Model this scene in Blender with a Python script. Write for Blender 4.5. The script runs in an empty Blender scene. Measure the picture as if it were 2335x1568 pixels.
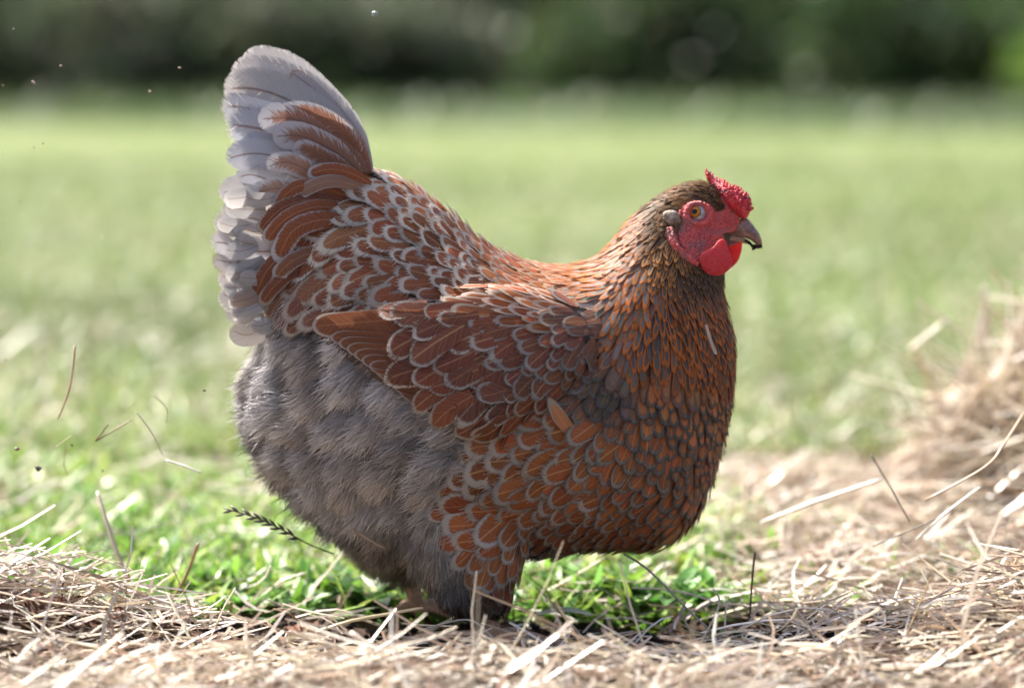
import bpy, bmesh, math, random
import numpy as np
from mathutils import Vector, Matrix
from mathutils.bvhtree import BVHTree

rng = np.random.default_rng(11)
random.seed(11)
SC = bpy.context.scene
COL = SC.collection

# ------------------------------------------------------------------ camera, light, exposure
FOC, W0, H0 = 105.0, 2335.0, 1568.0
FPX = FOC / 36.0 * W0
PITCH = math.atan(634 / FPX)
DIST = 2.33
CH = DIST * math.tan(PITCH + math.atan(656 / FPX))
cam_d = bpy.data.cameras.new("camera"); cam = bpy.data.objects.new("camera", cam_d); COL.objects.link(cam)
cam.location = (0, -DIST, CH); cam.rotation_euler = (math.pi / 2 - PITCH, 0, 0)
cam_d.lens = FOC; cam_d.sensor_width = 36; cam_d.clip_start = 0.05; cam_d.clip_end = 400
cam_d.dof.use_dof = True; cam_d.dof.focus_distance = 2.26; cam_d.dof.aperture_fstop = 2.8
SC.camera = cam

SUN_EL, SUN_AZ = 52.0, -50.0          # azimuth from +Y, negative = towards the left of the picture
sd = Vector((math.sin(math.radians(SUN_AZ)) * math.cos(math.radians(SUN_EL)),
             math.cos(math.radians(SUN_AZ)) * math.cos(math.radians(SUN_EL)), math.sin(math.radians(SUN_EL))))
sun_l = bpy.data.lights.new("sun", 'SUN'); sun_l.energy = 5.0; sun_l.angle = math.radians(0.53); sun_l.color = (1, 0.95, 0.87)
sun = bpy.data.objects.new("sun", sun_l); COL.objects.link(sun)
sun.rotation_euler = sd.to_track_quat('Z', 'Y').to_euler(); sun.location = (-3, 5, 6)
world = bpy.data.worlds.new("World"); SC.world = world; world.use_nodes = True
wn = world.node_tree.nodes; wl = world.node_tree.links
sky = wn.new("ShaderNodeTexSky"); sky.sky_type = 'NISHITA'; sky.sun_disc = False
sky.sun_elevation = math.radians(SUN_EL); sky.sun_rotation = math.radians(SUN_AZ)
sky.air_density = 1.0; sky.dust_density = 6.0; sky.ozone_density = 0.2
wl.new(sky.outputs[0], wn["Background"].inputs[0]); wn["Background"].inputs[1].default_value = 0.115
SC.view_settings.view_transform = 'Standard'; SC.view_settings.look = 'None'
SC.view_settings.gamma = 1; SC.view_settings.use_curve_mapping = False
SC.view_settings.exposure = 1.48
SC.render.engine = 'CYCLES'
SC.cycles.use_denoising = True
SC.cycles.max_bounces = 7; SC.cycles.diffuse_bounces = 3; SC.cycles.glossy_bounces = 2
SC.cycles.transmission_bounces = 4; SC.cycles.transparent_max_bounces = 20
SC.cycles.sample_clamp_indirect = 6; SC.cycles.caustics_reflective = False; SC.cycles.caustics_refractive = False

# ------------------------------------------------------------------ picture <-> place
cp, sp = math.cos(PITCH), math.sin(PITCH)
CAM = np.array([0, -DIST, CH])
def rays(px, py):
    a = (np.asarray(px, float) - W0 / 2) / FPX; b = (H0 / 2 - np.asarray(py, float)) / FPX
    return np.stack([a, cp + b * sp, -sp + b * cp], -1)
def at(px, py, Y=0.0):
    r = rays(px, py); t = (Y + DIST) / r[..., 1]
    return CAM + r * t[..., None]
def px_of(p):
    q = np.asarray(p, float) - CAM
    zf = q[..., 1] * cp - q[..., 2] * sp
    up = q[..., 1] * sp + q[..., 2] * cp
    return W0 / 2 + FPX * q[..., 0] / zf, H0 / 2 - FPX * up / zf
def V3(a): return Vector((float(a[0]), float(a[1]), float(a[2])))
S = 0.80 / W0

# ------------------------------------------------------------------ object helpers
def tag(o, label=None, cat=None, group=None, kind=None):
    if label: o['label'] = label
    if cat: o['category'] = cat
    if group: o['group'] = group
    if kind: o['kind'] = kind
    return o
def empty(name, loc, **k):
    o = bpy.data.objects.new(name, None); COL.objects.link(o); o.location = loc; o.empty_display_size = 0.02
    return tag(o, **k)
def link(name, me, mat=None, parent=None):
    o = bpy.data.objects.new(name, me); COL.objects.link(o)
    if mat is not None and len(me.materials) == 0: me.materials.append(mat)
    if parent is not None:
        o.parent = parent
        root = parent; off = Vector(parent.location)
        while root.parent: root = root.parent; off = off + Vector(root.location)
        o.location = -off          # geometry is written in world coordinates
    return o
def mesh_np(name, V, F, smooth=True, vec=None, colr=None, normals=None):
    me = bpy.data.meshes.new(name); V = np.ascontiguousarray(V, dtype=np.float32); F = np.ascontiguousarray(F, dtype=np.int32)
    k = F.shape[1]
    me.vertices.add(len(V)); me.vertices.foreach_set("co", V.ravel())
    me.loops.add(F.size); me.loops.foreach_set("vertex_index", F.ravel())
    me.polygons.add(len(F)); me.polygons.foreach_set("loop_start", np.arange(0, F.size, k, dtype=np.int32))
    me.update(calc_edges=True)
    me.polygons.foreach_set("use_smooth", np.full(len(F), smooth))
    for nm, a in (vec or {}).items():
        at_ = me.attributes.new(nm, 'FLOAT_VECTOR', 'POINT'); at_.data.foreach_set("vector", np.ascontiguousarray(a, dtype=np.float32).ravel())
    for nm, a in (colr or {}).items():
        a = np.asarray(a, dtype=np.float32)
        if a.shape[1] == 3: a = np.concatenate([a, np.ones((len(a), 1), np.float32)], 1)
        at_ = me.attributes.new(nm, 'FLOAT_COLOR', 'POINT'); at_.data.foreach_set("color", a.ravel())
    if normals is not None:
        me.normals_split_custom_set_from_vertices([tuple(n) for n in normals.tolist()])
    return me
def catmull(P, n=6, closed=True):
    P = np.asarray(P, float); m = len(P); out = []
    rngk = range(m) if closed else range(m - 1)
    for i in rngk:
        if closed: a, b, c, d = P[(i - 1) % m], P[i], P[(i + 1) % m], P[(i + 2) % m]
        else: a, b, c, d = P[max(i - 1, 0)], P[i], P[i + 1], P[min(i + 2, m - 1)]
        for t in np.arange(n) / n:
            out.append(0.5 * ((2 * b) + (c - a) * t + (2 * a - 5 * b + 4 * c - d) * t * t + (3 * b - a - 3 * c + d) * t ** 3))
    if not closed: out.append(P[-1])
    return np.array(out)
def inside(poly, x, y):
    r = np.zeros(x.shape, bool); n = len(poly)
    for i in range(n):
        x1, y1 = poly[i]; x2, y2 = poly[(i + 1) % n]
        if y1 == y2: continue
        c = ((y1 > y) != (y2 > y)) & (x < (x2 - x1) * (y - y1) / (y2 - y1) + x1)
        r ^= c
    return r
def seg_dist(poly, x, y, closed=True):
    best = np.full(x.shape, 1e9); cx = np.zeros(x.shape); cy = np.zeros(x.shape); n = len(poly)
    for i in range(n if closed else n - 1):
        x1, y1 = poly[i]; x2, y2 = poly[(i + 1) % n]
        dx, dy = x2 - x1, y2 - y1; L = dx * dx + dy * dy + 1e-12
        t = np.clip(((x - x1) * dx + (y - y1) * dy) / L, 0, 1)
        qx, qy = x1 + t * dx, y1 + t * dy; d = np.hypot(x - qx, y - qy)
        m = d < best; best = np.where(m, d, best); cx = np.where(m, qx, cx); cy = np.where(m, qy, cy)
    return best, cx, cy
def poisson(M, h, it=900):
    u = np.zeros(M.shape)
    rad = max(M.shape); om = 2 / (1 + math.sin(math.pi / rad))
    I, J = np.indices(M.shape); red = ((I + J) % 2 == 0) & M; blk = ((I + J) % 2 == 1) & M
    for k in range(it):
        for m in (red, blk):
            nb = np.zeros_like(u); nb[1:-1, 1:-1] = (u[:-2, 1:-1] + u[2:, 1:-1] + u[1:-1, :-2] + u[1:-1, 2:] + 2 * h * h) / 4
            u[m] += om * (nb[m] - u[m])
    return np.maximum(u, 0)
def inflate(poly, step, yc=0.0, wscale=1.0, wfun=None, maxw=None, it=None, smooth_poly=5, bulge=0.5):
    """closed solid whose side outline is poly (picture units at distance yc), thickness from a Poisson solve"""
    if smooth_poly: poly = catmull(poly, smooth_poly)
    x0, y0 = poly.min(0) - 3 * step; x1, y1 = poly.max(0) + 3 * step
    xs = np.arange(x0, x1 + step, step); ys = np.arange(y0, y1 + step, step)
    X, Y = np.meshgrid(xs, ys); M = inside(poly, X, Y); M[0] = M[-1] = False; M[:, 0] = M[:, -1] = False
    u = poisson(M, step, it or int(2.2 * max(M.shape)))
    w = u ** bulge * (1.0 if bulge == 0.5 else 1.0) * wscale * S
    if wfun is not None: w = w * wfun(X, Y)
    if maxw is not None: w = maxw * np.tanh(w / maxw)
    cell = M[:-1, :-1] | M[1:, :-1] | M[:-1, 1:] | M[1:, 1:]
    used = np.zeros(M.shape, bool)
    used[:-1, :-1] |= cell; used[1:, :-1] |= cell; used[:-1, 1:] |= cell; used[1:, 1:] |= cell
    edge = used & ~M
    _, cx, cy = seg_dist(poly, X[edge], Y[edge])
    Xs, Ys = X.copy(), Y.copy(); Xs[edge] = cx; Ys[edge] = cy; w = np.where(M, w, 0)
    P = at(Xs, Ys, yc)
    idf = -np.ones(M.shape, int); idf[used] = np.arange(used.sum()); n0 = used.sum()
    idb = idf.copy(); idb[M] = n0 + np.arange(M.sum())
    F_ = P.copy(); F_[..., 1] -= w; B_ = P.copy(); B_[..., 1] += w
    V = np.concatenate([F_[used], B_[M]])
    a = np.argwhere(cell); i, j = a[:, 0], a[:, 1]
    ff = np.stack([idf[i, j], idf[i + 1, j], idf[i + 1, j + 1], idf[i, j + 1]], 1)
    fb = np.stack([idb[i, j], idb[i, j + 1], idb[i + 1, j + 1], idb[i + 1, j]], 1)
    return V, np.concatenate([ff, fb])
def join(parts):
    Vs, Fs, o = [], [], 0
    for V, F in parts:
        Vs.append(V); Fs.append(F + o); o += len(V)
    return np.concatenate(Vs), np.concatenate(Fs)
def remesh(V, F, voxel, smooth=6, name="tmp"):
    me = mesh_np(name, V, F); o = bpy.data.objects.new("tmp", me); COL.objects.link(o)
    m = o.modifiers.new("r", 'REMESH'); m.mode = 'VOXEL'; m.voxel_size = voxel; m.use_smooth_shade = True
    if smooth:
        s = o.modifiers.new("s", 'SMOOTH'); s.factor = 0.5; s.iterations = smooth
    dg = bpy.context.evaluated_depsgraph_get(); dg.update()
    out = bpy.data.meshes.new_from_object(o.evaluated_get(dg)); out.name = name
    bpy.data.objects.remove(o); bpy.data.meshes.remove(me)
    return out
def arrays(me):
    V = np.empty(len(me.vertices) * 3, np.float32); me.vertices.foreach_get("co", V); V = V.reshape(-1, 3)
    me.calc_loop_triangles(); T = np.empty(len(me.loop_triangles) * 3, np.int32); me.loop_triangles.foreach_get("vertices", T)
    return V.astype(float), T.reshape(-1, 3)
def sphere(c, r, u=14, v=9, sc=(1, 1, 1), R=None):
    th = np.linspace(0, math.pi, v + 1); ph = np.arange(u) * 2 * math.pi / u
    T, Pp = np.meshgrid(th, ph, indexing='ij')
    p = np.stack([np.sin(T) * np.cos(Pp), np.sin(T) * np.sin(Pp), np.cos(T)], -1) * np.array(sc) * r
    if R is not None: p = p @ np.asarray(R).T
    p = (p + np.array(c)).reshape(-1, 3)
    F = []
    for i in range(v):
        for j in range(u):
            F.append([i * u + j, (i + 1) * u + j, (i + 1) * u + (j + 1) % u, i * u + (j + 1) % u])
    return p, np.array(F)
def tube(pts, rad, n=8, flat=None):
    pts = np.asarray(pts, float); m = len(pts); rad = np.broadcast_to(np.asarray(rad, float), (m,))
    t = np.gradient(pts, axis=0); t /= np.linalg.norm(t, axis=1)[:, None] + 1e-12
    up = np.array([0, 0, 1.0]) if abs(t[0][2]) < 0.9 else np.array([0, 1.0, 0])
    V = []
    for k in range(m):
        a = np.cross(t[k], up); a /= np.linalg.norm(a) + 1e-9; b = np.cross(a, t[k]); up = b
        ang = np.arange(n) * 2 * math.pi / n
        fy = 1 if flat is None else flat
        V.append(pts[k] + rad[k] * (np.cos(ang)[:, None] * a + fy * np.sin(ang)[:, None] * b))
    V = np.concatenate(V + [pts[:1], pts[-1:]])
    F = [[k * n + j, k * n + (j + 1) % n, (k + 1) * n + (j + 1) % n, (k + 1) * n + j] for k in range(m - 1) for j in range(n)]
    c0, c1 = m * n, m * n + 1
    F += [[c0, (j + 1) % n, j, j] for j in range(n)] + [[c1, (m - 1) * n + j, (m - 1) * n + (j + 1) % n, (m - 1) * n + (j + 1) % n] for j in range(n)]
    return V, np.array(F)
def mesh_tri_ok(name, V, F, **k):
    """faces may hold a repeated index for triangles"""
    me = bpy.data.meshes.new(name)
    fs = [tuple(dict.fromkeys(f)) for f in F.tolist()]
    me.from_pydata([tuple(v) for v in V.tolist()], [], [f for f in fs if len(f) > 2]); me.update()
    me.polygons.foreach_set("use_smooth", np.full(len(me.polygons), k.get('smooth', True)))
    return me

# ------------------------------------------------------------------ materials
def newmat(name):
    m = bpy.data.materials.new(name); m.use_nodes = True; nt = m.node_tree
    for n in list(nt.nodes): nt.nodes.remove(n)
    return m, nt, nt.nodes.new("ShaderNodeOutputMaterial")
class NB:
    def __init__(s, nt): s.nt = nt
    def n(s, t, **k):
        o = s.nt.nodes.new(t)
        for a, b in k.items(): setattr(o, a, b)
        return o
    def put(s, sock, v):
        if isinstance(v, bpy.types.NodeSocket): s.nt.links.new(v, sock)
        elif v is not None:
            if hasattr(sock, 'default_value'):
                try: sock.default_value = v
                except Exception: sock.default_value = (*v, 1)
    def m(s, op, a, b=None, c=None, clamp=False):
        o = s.n("ShaderNodeMath", operation=op); o.use_clamp = clamp
        s.put(o.inputs[0], a); s.put(o.inputs[1], b); s.put(o.inputs[2], c); return o.outputs[0]
    def mix(s, f, a, b, mode='MIX'):
        o = s.n("ShaderNodeMix", data_type='RGBA', blend_type=mode); s.put(o.inputs[0], f); s.put(o.inputs[6], a); s.put(o.inputs[7], b); return o.outputs[2]
    def ss(s, x, a, b):
        o = s.n("ShaderNodeMapRange", interpolation_type='SMOOTHSTEP'); s.put(o.inputs[0], x); s.put(o.inputs[1], a); s.put(o.inputs[2], b); return o.outputs[0]
    def mr(s, x, a, b, c, d):
        o = s.n("ShaderNodeMapRange"); s.put(o.inputs[0], x); s.put(o.inputs[1], a); s.put(o.inputs[2], b); s.put(o.inputs[3], c); s.put(o.inputs[4], d); return o.outputs[0]
    def noise(s, vec=None, w=None, scale=5, detail=2, rough=0.5, dim='3D'):
        o = s.n("ShaderNodeTexNoise", noise_dimensions=dim)
        if vec is not None: s.put(o.inputs['Vector'], vec)
        if w is not None: s.put(o.inputs['W'], w)
        s.put(o.inputs['Scale'], scale); s.put(o.inputs['Detail'], detail); s.put(o.inputs['Roughness'], rough); return o.outputs[0]
    def attr(s, name): return s.n("ShaderNodeAttribute", attribute_name=name)
    def pos(s): return s.n("ShaderNodeNewGeometry").outputs['Position']
    def scale(s, v, f):
        o = s.n("ShaderNodeVectorMath", operation='SCALE'); s.put(o.inputs[0], v); s.put(o.inputs[3], f); return o.outputs[0]
    def princ(s, **k):
        o = s.n("ShaderNodeBsdfPrincipled")
        for a, b in k.items(): s.put(o.inputs[a.replace('_', ' ')], b)
        return o
    def bump(s, h, strength=0.5, dist=0.001):
        o = s.n("ShaderNodeBump"); s.put(o.inputs['Strength'], strength); s.put(o.inputs['Distance'], dist); s.put(o.inputs['Height'], h); return o.outputs[0]
    def mixs(s, f, a, b):
        o = s.n("ShaderNodeMixShader"); s.put(o.inputs[0], f); s.nt.links.new(a, o.inputs[1]); s.nt.links.new(b, o.inputs[2]); return o.outputs[0]

def feather_material():
    m, nt, out = newmat("feather"); b = NB(nt)
    fuv = b.n("ShaderNodeSeparateXYZ"); nt.links.new(b.attr("fuv").outputs['Vector'], fuv.inputs[0])
    par = b.n("ShaderNodeSeparateXYZ"); nt.links.new(b.attr("fpar").outputs['Vector'], par.inputs[0])   # lace, border, shaft
    par2 = b.n("ShaderNodeSeparateXYZ"); nt.links.new(b.attr("fpar2").outputs['Vector'], par2.inputs[0])  # seed, fray, smudge
    cen = b.attr("fcen").outputs['Color']; edg = b.attr("fedg").outputs['Color']
    x, yy, yr = fuv.outputs; lace, border, shaft = par.outputs; seed, fray, smudge = par2.outputs
    ax = b.m('ABSOLUTE', x)
    side = b.m('SIGN', x)
    bc = b.m('ADD', b.m('SUBTRACT', b.m('MULTIPLY', yr, 1.0), b.m('MULTIPLY', ax, 1.1)), b.m('ADD', b.m('MULTIPLY', seed, 37.0), b.m('MULTIPLY', side, 5.3)))
    st = b.noise(w=bc, scale=7, detail=2, rough=0.6, dim='1D')
    stf = b.noise(w=bc, scale=26, detail=1, dim='1D')
    yp = b.m('MAXIMUM', yy, 0.0)
    e = b.m('SUBTRACT', 1.0, b.m('SQRT', b.m('ADD', b.m('MULTIPLY', x, x), b.m('MULTIPLY', yp, yp))))
    e2 = b.m('ADD', e, b.m('MULTIPLY', b.m('SUBTRACT', st, 0.5), b.m('ADD', 0.2, b.m('MULTIPLY', smudge, 0.9))))
    lace0 = lace; hk = b.m('GREATER_THAN', seed, 5.0); lace = b.m('MULTIPLY', lace0, b.m('MAXIMUM', b.mr(yy, -0.9, 0.75, 0.38, 1.0), hk))
    mask = b.ss(e2, b.m('SUBTRACT', lace, 0.07), b.m('ADD', lace, 0.08))
    col = b.mix(mask, edg, cen)
    # thin dark line where lacing meets the middle, and outer border: dark marking plus painted contact shadow
    dl = b.m('SUBTRACT', 1.0, b.m('MULTIPLY', b.m('ABSOLUTE', b.m('SUBTRACT', e2, b.m('ADD', lace, 0.02))), 14.0), clamp=True)
    col = b.mix(b.m('MULTIPLY', dl, b.m('MULTIPLY', b.m('ADD', border, 0.25), 0.6)), col, (0.02, 0.012, 0.01, 1))
    bo = b.m('SUBTRACT', 1.0, b.ss(e2, 0.05, 0.17))
    col = b.mix(b.m('MULTIPLY', bo, border), col, (0.018, 0.016, 0.018, 1))
    sh = b.m('SUBTRACT', 1.0, b.ss(ax, 0.025, 0.075))
    sh = b.m('MULTIPLY', b.m('MULTIPLY', sh, b.m('ABSOLUTE', shaft)), b.ss(e, 0.18, 0.4))
    col = b.mix(sh, col, b.mix(b.m('LESS_THAN', shaft, 0.0), (0.75, 0.45, 0.22, 1), (0.22, 0.12, 0.09, 1)))
    col = b.mix(b.mr(stf, 0.3, 0.7, 0.0, 0.28), col, (0.0, 0.0, 0.0, 1))
    col = b.mix(b.m('MULTIPLY', b.mr(st, 0.45, 0.8, 0.0, 0.30), b.m('SUBTRACT', 1.0, b.m('MULTIPLY', hk, 0.8))), col, b.mix(0.5, col, (0.75, 0.68, 0.6, 1)))
    hgt = b.m('ADD', b.m('MULTIPLY', stf, 0.6), b.m('MULTIPLY', sh, 0.4))
    nrm = b.bump(hgt, 0.35, 0.0006)
    pr = b.princ(Base_Color=col, Roughness=0.45, Specular_IOR_Level=0.3, Normal=nrm)
    tr = b.n("ShaderNodeBsdfTranslucent"); nt.links.new(b.mix(0.0, col, col), tr.inputs[0])
    sh1 = b.mixs(0.36, pr.outputs[0], tr.outputs[0])
    tp = b.n("ShaderNodeBsdfTransparent")
    al = b.m('GREATER_THAN', b.m('ADD', e, 0.012), b.m('MULTIPLY', fray, b.m('ADD', b.mr(stf, 0.35, 0.65, 0.0, 0.7), b.mr(st, 0.55, 0.75, 0.0, 1.6))))
    nt.links.new(b.mixs(al, tp.outputs[0], sh1), out.inputs[0])
    return m
def strand_material(name, rough=0.5, trans=0.3, spec=0.4, vary=0.15):
    m, nt, out = newmat(name); b = NB(nt)
    c = b.attr("col").outputs['Color']
    n = b.noise(vec=b.pos(), scale=300, detail=2)
    c2 = b.mix(b.mr(n, 0.3, 0.7, 0, vary), c, (0, 0, 0, 1))
    pr = b.princ(Base_Color=c2, Roughness=rough, Specular_IOR_Level=spec)
    tr = b.n("ShaderNodeBsdfTranslucent"); nt.links.new(c2, tr.inputs[0])
    nt.links.new(b.mixs(trans, pr.outputs[0], tr.outputs[0]), out.inputs[0])
    return m
def noise_material(name, c1, c2, scale=100, rough=0.6, bump=0.5, bdist=0.001, trans=0.0, sss=0.0, c3=None, s3=30, spec=0.5, coat=0.0, lo=0.35, hi=0.65, l3=0.52, h3=0.66):
    m, nt, out = newmat(name); b = NB(nt)
    p = b.pos(); n = b.noise(vec=p, scale=scale, detail=5, rough=0.6)
    c = b.mix(b.ss(n, lo, hi), (*c1, 1), (*c2, 1))
    if c3: c = b.mix(b.ss(b.noise(vec=p, scale=s3, detail=4), l3, h3), c, (*c3, 1))
    h = b.noise(vec=p, scale=scale * 2.2, detail=6, rough=0.65)
    pr = b.princ(Base_Color=c, Roughness=rough, Specular_IOR_Level=spec, Normal=b.bump(h, bump, bdist), Coat_Weight=coat)
    if sss:
        pr.inputs['Subsurface Weight'].default_value = sss; pr.inputs['Subsurface Radius'].default_value = (1, 0.25, 0.15); pr.inputs['Subsurface Scale'].default_value = 0.003
    sh = pr.outputs[0]
    if trans:
        tr = b.n("ShaderNodeBsdfTranslucent"); nt.links.new(c, tr.inputs[0]); sh = b.mixs(trans, sh, tr.outputs[0])
    nt.links.new(sh, out.inputs[0])
    return m
M = {}
M['feather'] = feather_material()
def down_material():
    m, nt, out = newmat("down"); b = NB(nt); c = b.attr("col").outputs['Color']; nv = b.attr("nrm").outputs['Vector']
    nn = b.n("ShaderNodeVectorMath", operation='NORMALIZE'); nt.links.new(nv, nn.inputs[0])
    df = b.n("ShaderNodeBsdfDiffuse"); nt.links.new(c, df.inputs[0]); nt.links.new(nn.outputs[0], df.inputs['Normal'])
    tr = b.n("ShaderNodeBsdfTranslucent"); nt.links.new(c, tr.inputs[0]); nt.links.new(nn.outputs[0], tr.inputs['Normal'])
    nt.links.new(b.mixs(0.38, df.outputs[0], tr.outputs[0]), out.inputs[0]); return m
M['down'] = down_material()
M['straw'] = strand_material("straw", 0.32, 0.25, 0.8, 0.2)
M['leaf'] = strand_material("leaf", 0.4, 0.42, 0.5, 0.2)
M['hedge_leaf'] = strand_material("hedge_leaf", 0.5, 0.48, 0.3, 0.1)
M['bark'] = noise_material("bark", (0.06, 0.045, 0.035), (0.12, 0.09, 0.07), 20, 0.9, 0.6, 0.01)
M['skin'] = noise_material("body_skin", (0.05, 0.03, 0.022), (0.085, 0.05, 0.035), 300, 0.8, 0.4)
M['grey_skin'] = noise_material("rump_down", (0.26, 0.24, 0.245), (0.34, 0.32, 0.32), 300, 0.8, 0.4)
M['face'] = noise_material("red_face_skin", (0.78, 0.12, 0.11), (0.56, 0.09, 0.09), 230, 0.5, 1.0, 0.0022, sss=0.2, c3=(0.33, 0.15, 0.15), s3=70, l3=0.42, h3=0.72, lo=.3, hi=.7)
M['comb'] = noise_material("comb_skin", (0.62, 0.03, 0.05), (0.72, 0.10, 0.12), 500, 0.27, 0.8, 0.0008, trans=0.25, c3=(0.16, 0.03, 0.05), s3=260)
M['wattle'] = noise_material("wattle_skin", (0.74, 0.045, 0.06), (0.70, 0.10, 0.11), 300, 0.5, 0.9, 0.0007, trans=0.42, lo=.3, hi=.75)
M['lobe'] = noise_material("earlobe_skin", (0.34, 0.25, 0.18), (0.15, 0.10, 0.07), 220, 0.6, 0.8, 0.001, c3=(0.42, 0.36, 0.30), s3=200)
M['beak'] = noise_material("beak_horn", (0.36, 0.21, 0.14), (0.17, 0.09, 0.08), 130, 0.3, 0.3, 0.0003, coat=0.3, c3=(0.05, 0.035, 0.045), s3=100)
M['beak_low'] = noise_material("lower_beak_horn", (0.42, 0.25, 0.17), (0.30, 0.17, 0.11), 130, 0.4, 0.3, 0.0003)
M['dark'] = noise_material("nostril_dark", (0.02, 0.012, 0.014), (0.05, 0.03, 0.035), 300, 0.6, 0.4)
M['soil_dark'] = noise_material("damp_soil", (0.014, 0.011, 0.01), (0.045, 0.03, 0.024), 260, 0.85, 1.0, 0.002, spec=0.2)
M['lid'] = noise_material("eyelid_skin", (0.34, 0.09, 0.08), (0.16, 0.05, 0.05), 500, 0.45, 0.6, 0.0004)
M['eyeball'] = noise_material("eyeball", (0.30, 0.29, 0.31), (0.42, 0.40, 0.41), 200, 0.12, 0.0, coat=1.0)
M['iris'] = noise_material("iris_orange", (0.52, 0.20, 0.02), (0.30, 0.10, 0.01), 700, 0.25, 0.1, 0.0002, spec=0.3)
M['pupil'] = noise_material("pupil_black", (0.004, 0.004, 0.004), (0.006, 0.006, 0.006), 100, 0.12, 0.0, spec=0.25)
M['shank'] = noise_material("shank_scales", (0.50, 0.30, 0.20), (0.34, 0.19, 0.13), 400, 0.5, 0.9, 0.001)

def ground_material():
    m, nt, out = newmat("ground_earth_and_turf"); b = NB(nt)
    p = b.pos(); sx = b.n("ShaderNodeSeparateXYZ"); nt.links.new(p, sx.inputs[0])
    n1 = b.noise(vec=p, scale=120, detail=6, rough=0.7); n2 = b.noise(vec=p, scale=14, detail=4); n3 = b.noise(vec=p, scale=1.3, detail=3); n4 = b.noise(vec=p, scale=0.35, detail=2)
    soil = b.mix(b.ss(n1, 0.35, 0.7), (0.022, 0.014, 0.010, 1), (0.10, 0.055, 0.038, 1))
    soil = b.mix(b.ss(n2, 0.5, 0.7), soil, (0.19, 0.10, 0.07, 1))
    g = b.mix(b.ss(n2, 0.35, 0.65), (0.066, 0.098, 0.024, 1), (0.108, 0.135, 0.048, 1))
    g = b.mix(b.ss(n3, 0.35, 0.65), g, (0.13, 0.16, 0.065, 1))
    g = b.mix(b.m('MULTIPLY', b.ss(n4, 0.5, 0.7), 0.5), g, (0.075, 0.12, 0.035, 1))
    col = b.mix(b.ss(b.m('ADD', sx.outputs[1], b.m('MULTIPLY', n2, 0.5)), 0.9, 1.9), soil, g)
    pr = b.princ(Base_Color=col, Roughness=0.9, Specular_IOR_Level=0.2, Normal=b.bump(n1, 0.9, 0.004))
    nt.links.new(pr.outputs[0], out.inputs[0]); return m
M['ground'] = ground_material()

# ------------------------------------------------------------------ terrain
def gauss(x, y, cx, cy, rx, ry): return np.exp(-(((x - cx) / rx) ** 2 + ((y - cy) / ry) ** 2))
def heap(x, y):
    """height of the straw heaps over the flat ground"""
    h = 0.225 * np.exp(-(((x - 0.70) / 0.25) ** 2 + ((y - 0.60) / 0.24) ** 2) ** 1.7)
    h = np.maximum(h, 0.095 * gauss(x, y, 0.52, -0.15, 0.20, 0.16))
    h = np.maximum(h, 0.012 * gauss(x, y, 0.42, 0.30, 0.18, 0.35))
    h = np.maximum(h, 0.066 * gauss(x, y, -0.41, -0.08, 0.15, 0.085))
    h = np.maximum(h, 0.020 * gauss(x, y, -0.05, -0.32, 0.5, 0.12))
    return h
def wob(x, y): return 0.006 * np.sin(x * 31 + 2 * np.sin(y * 17)) * np.sin(y * 27 + 1.3) + 0.003 * np.sin(x * 83 + y * 61)
def ground_h(x, y):
    near = np.clip(1 - np.abs(y) / 3, 0, 1)
    return 0.75 * heap(x, y) + wob(x, y) * near - 0.012 * gauss(x, y, 0.02, -0.05, 0.16, 0.10) 

def build_ground():
    ys = np.concatenate([np.linspace(-3.2, -0.6, 12), np.linspace(-0.57, 1.3, 170), 1.3 + np.geomspace(0.02, 118, 110)])
    xs = np.concatenate([-np.geomspace(120, 0.95, 40), np.linspace(-0.93, 0.93, 170), np.geomspace(0.95, 120, 40)])
    X, Y = np.meshgrid(xs, ys); Z = ground_h(X, Y)
    rough = rng.normal(0, 0.0022, X.shape) * (np.abs(X) < 1) * (np.abs(Y) < 1.4)
    Z = Z + rough
    n, m_ = X.shape; I = np.arange(n * m_).reshape(n, m_)
    F = np.stack([I[:-1, :-1], I[:-1, 1:], I[1:, 1:], I[1:, :-1]], -1).reshape(-1, 4)
    o = link("ground", mesh_np("ground", np.stack([X, Y, Z], -1).reshape(-1, 3), F), M['ground'])
    tag(o, "dark soil and turf running back from the hen to the hedge", None, kind="structure")
build_ground()

# ------------------------------------------------------------------ strand builders (all in world space)
def ribbons(P, D, side, L, Wd, bend, seg, col, taper=0.15, mid=None, col_tip=None):
    """flat blades: base P, direction D, bend vector added with s^2"""
    n = len(P); s = np.linspace(0, 1, seg + 1)
    C = P[:, None] + D[:, None] * (L[:, None, None] * s[None, :, None]) + bend[:, None] * (s ** 2)[None, :, None]
    wprof = np.clip(np.sin(np.pi * (0.16 + 0.84 * s)) if mid is None else np.interp(s, [0, mid, 1], [0.5, 1, taper]), taper, 1)
    off = side[:, None] * (Wd[:, None, None] * 0.5 * wprof[None, :, None])
    A = C - off; B = C + off
    V = np.stack([A, B], 2).reshape(-1, 3)
    base = (np.arange(n) * (seg + 1) * 2)[:, None]; k = np.arange(seg)[None] * 2
    F = np.stack([base + k, base + k + 1, base + k + 3, base + k + 2], -1).reshape(-1, 4)
    c = np.repeat(col[:, None], (seg + 1) * 2, 1)
    if col_tip is not None:
        f = np.repeat(s, 2)[None, :, None]; c = c * (1 - f) + np.repeat(col_tip[:, None], (seg + 1) * 2, 1) * f
    return V, F, c.reshape(-1, 3)
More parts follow.
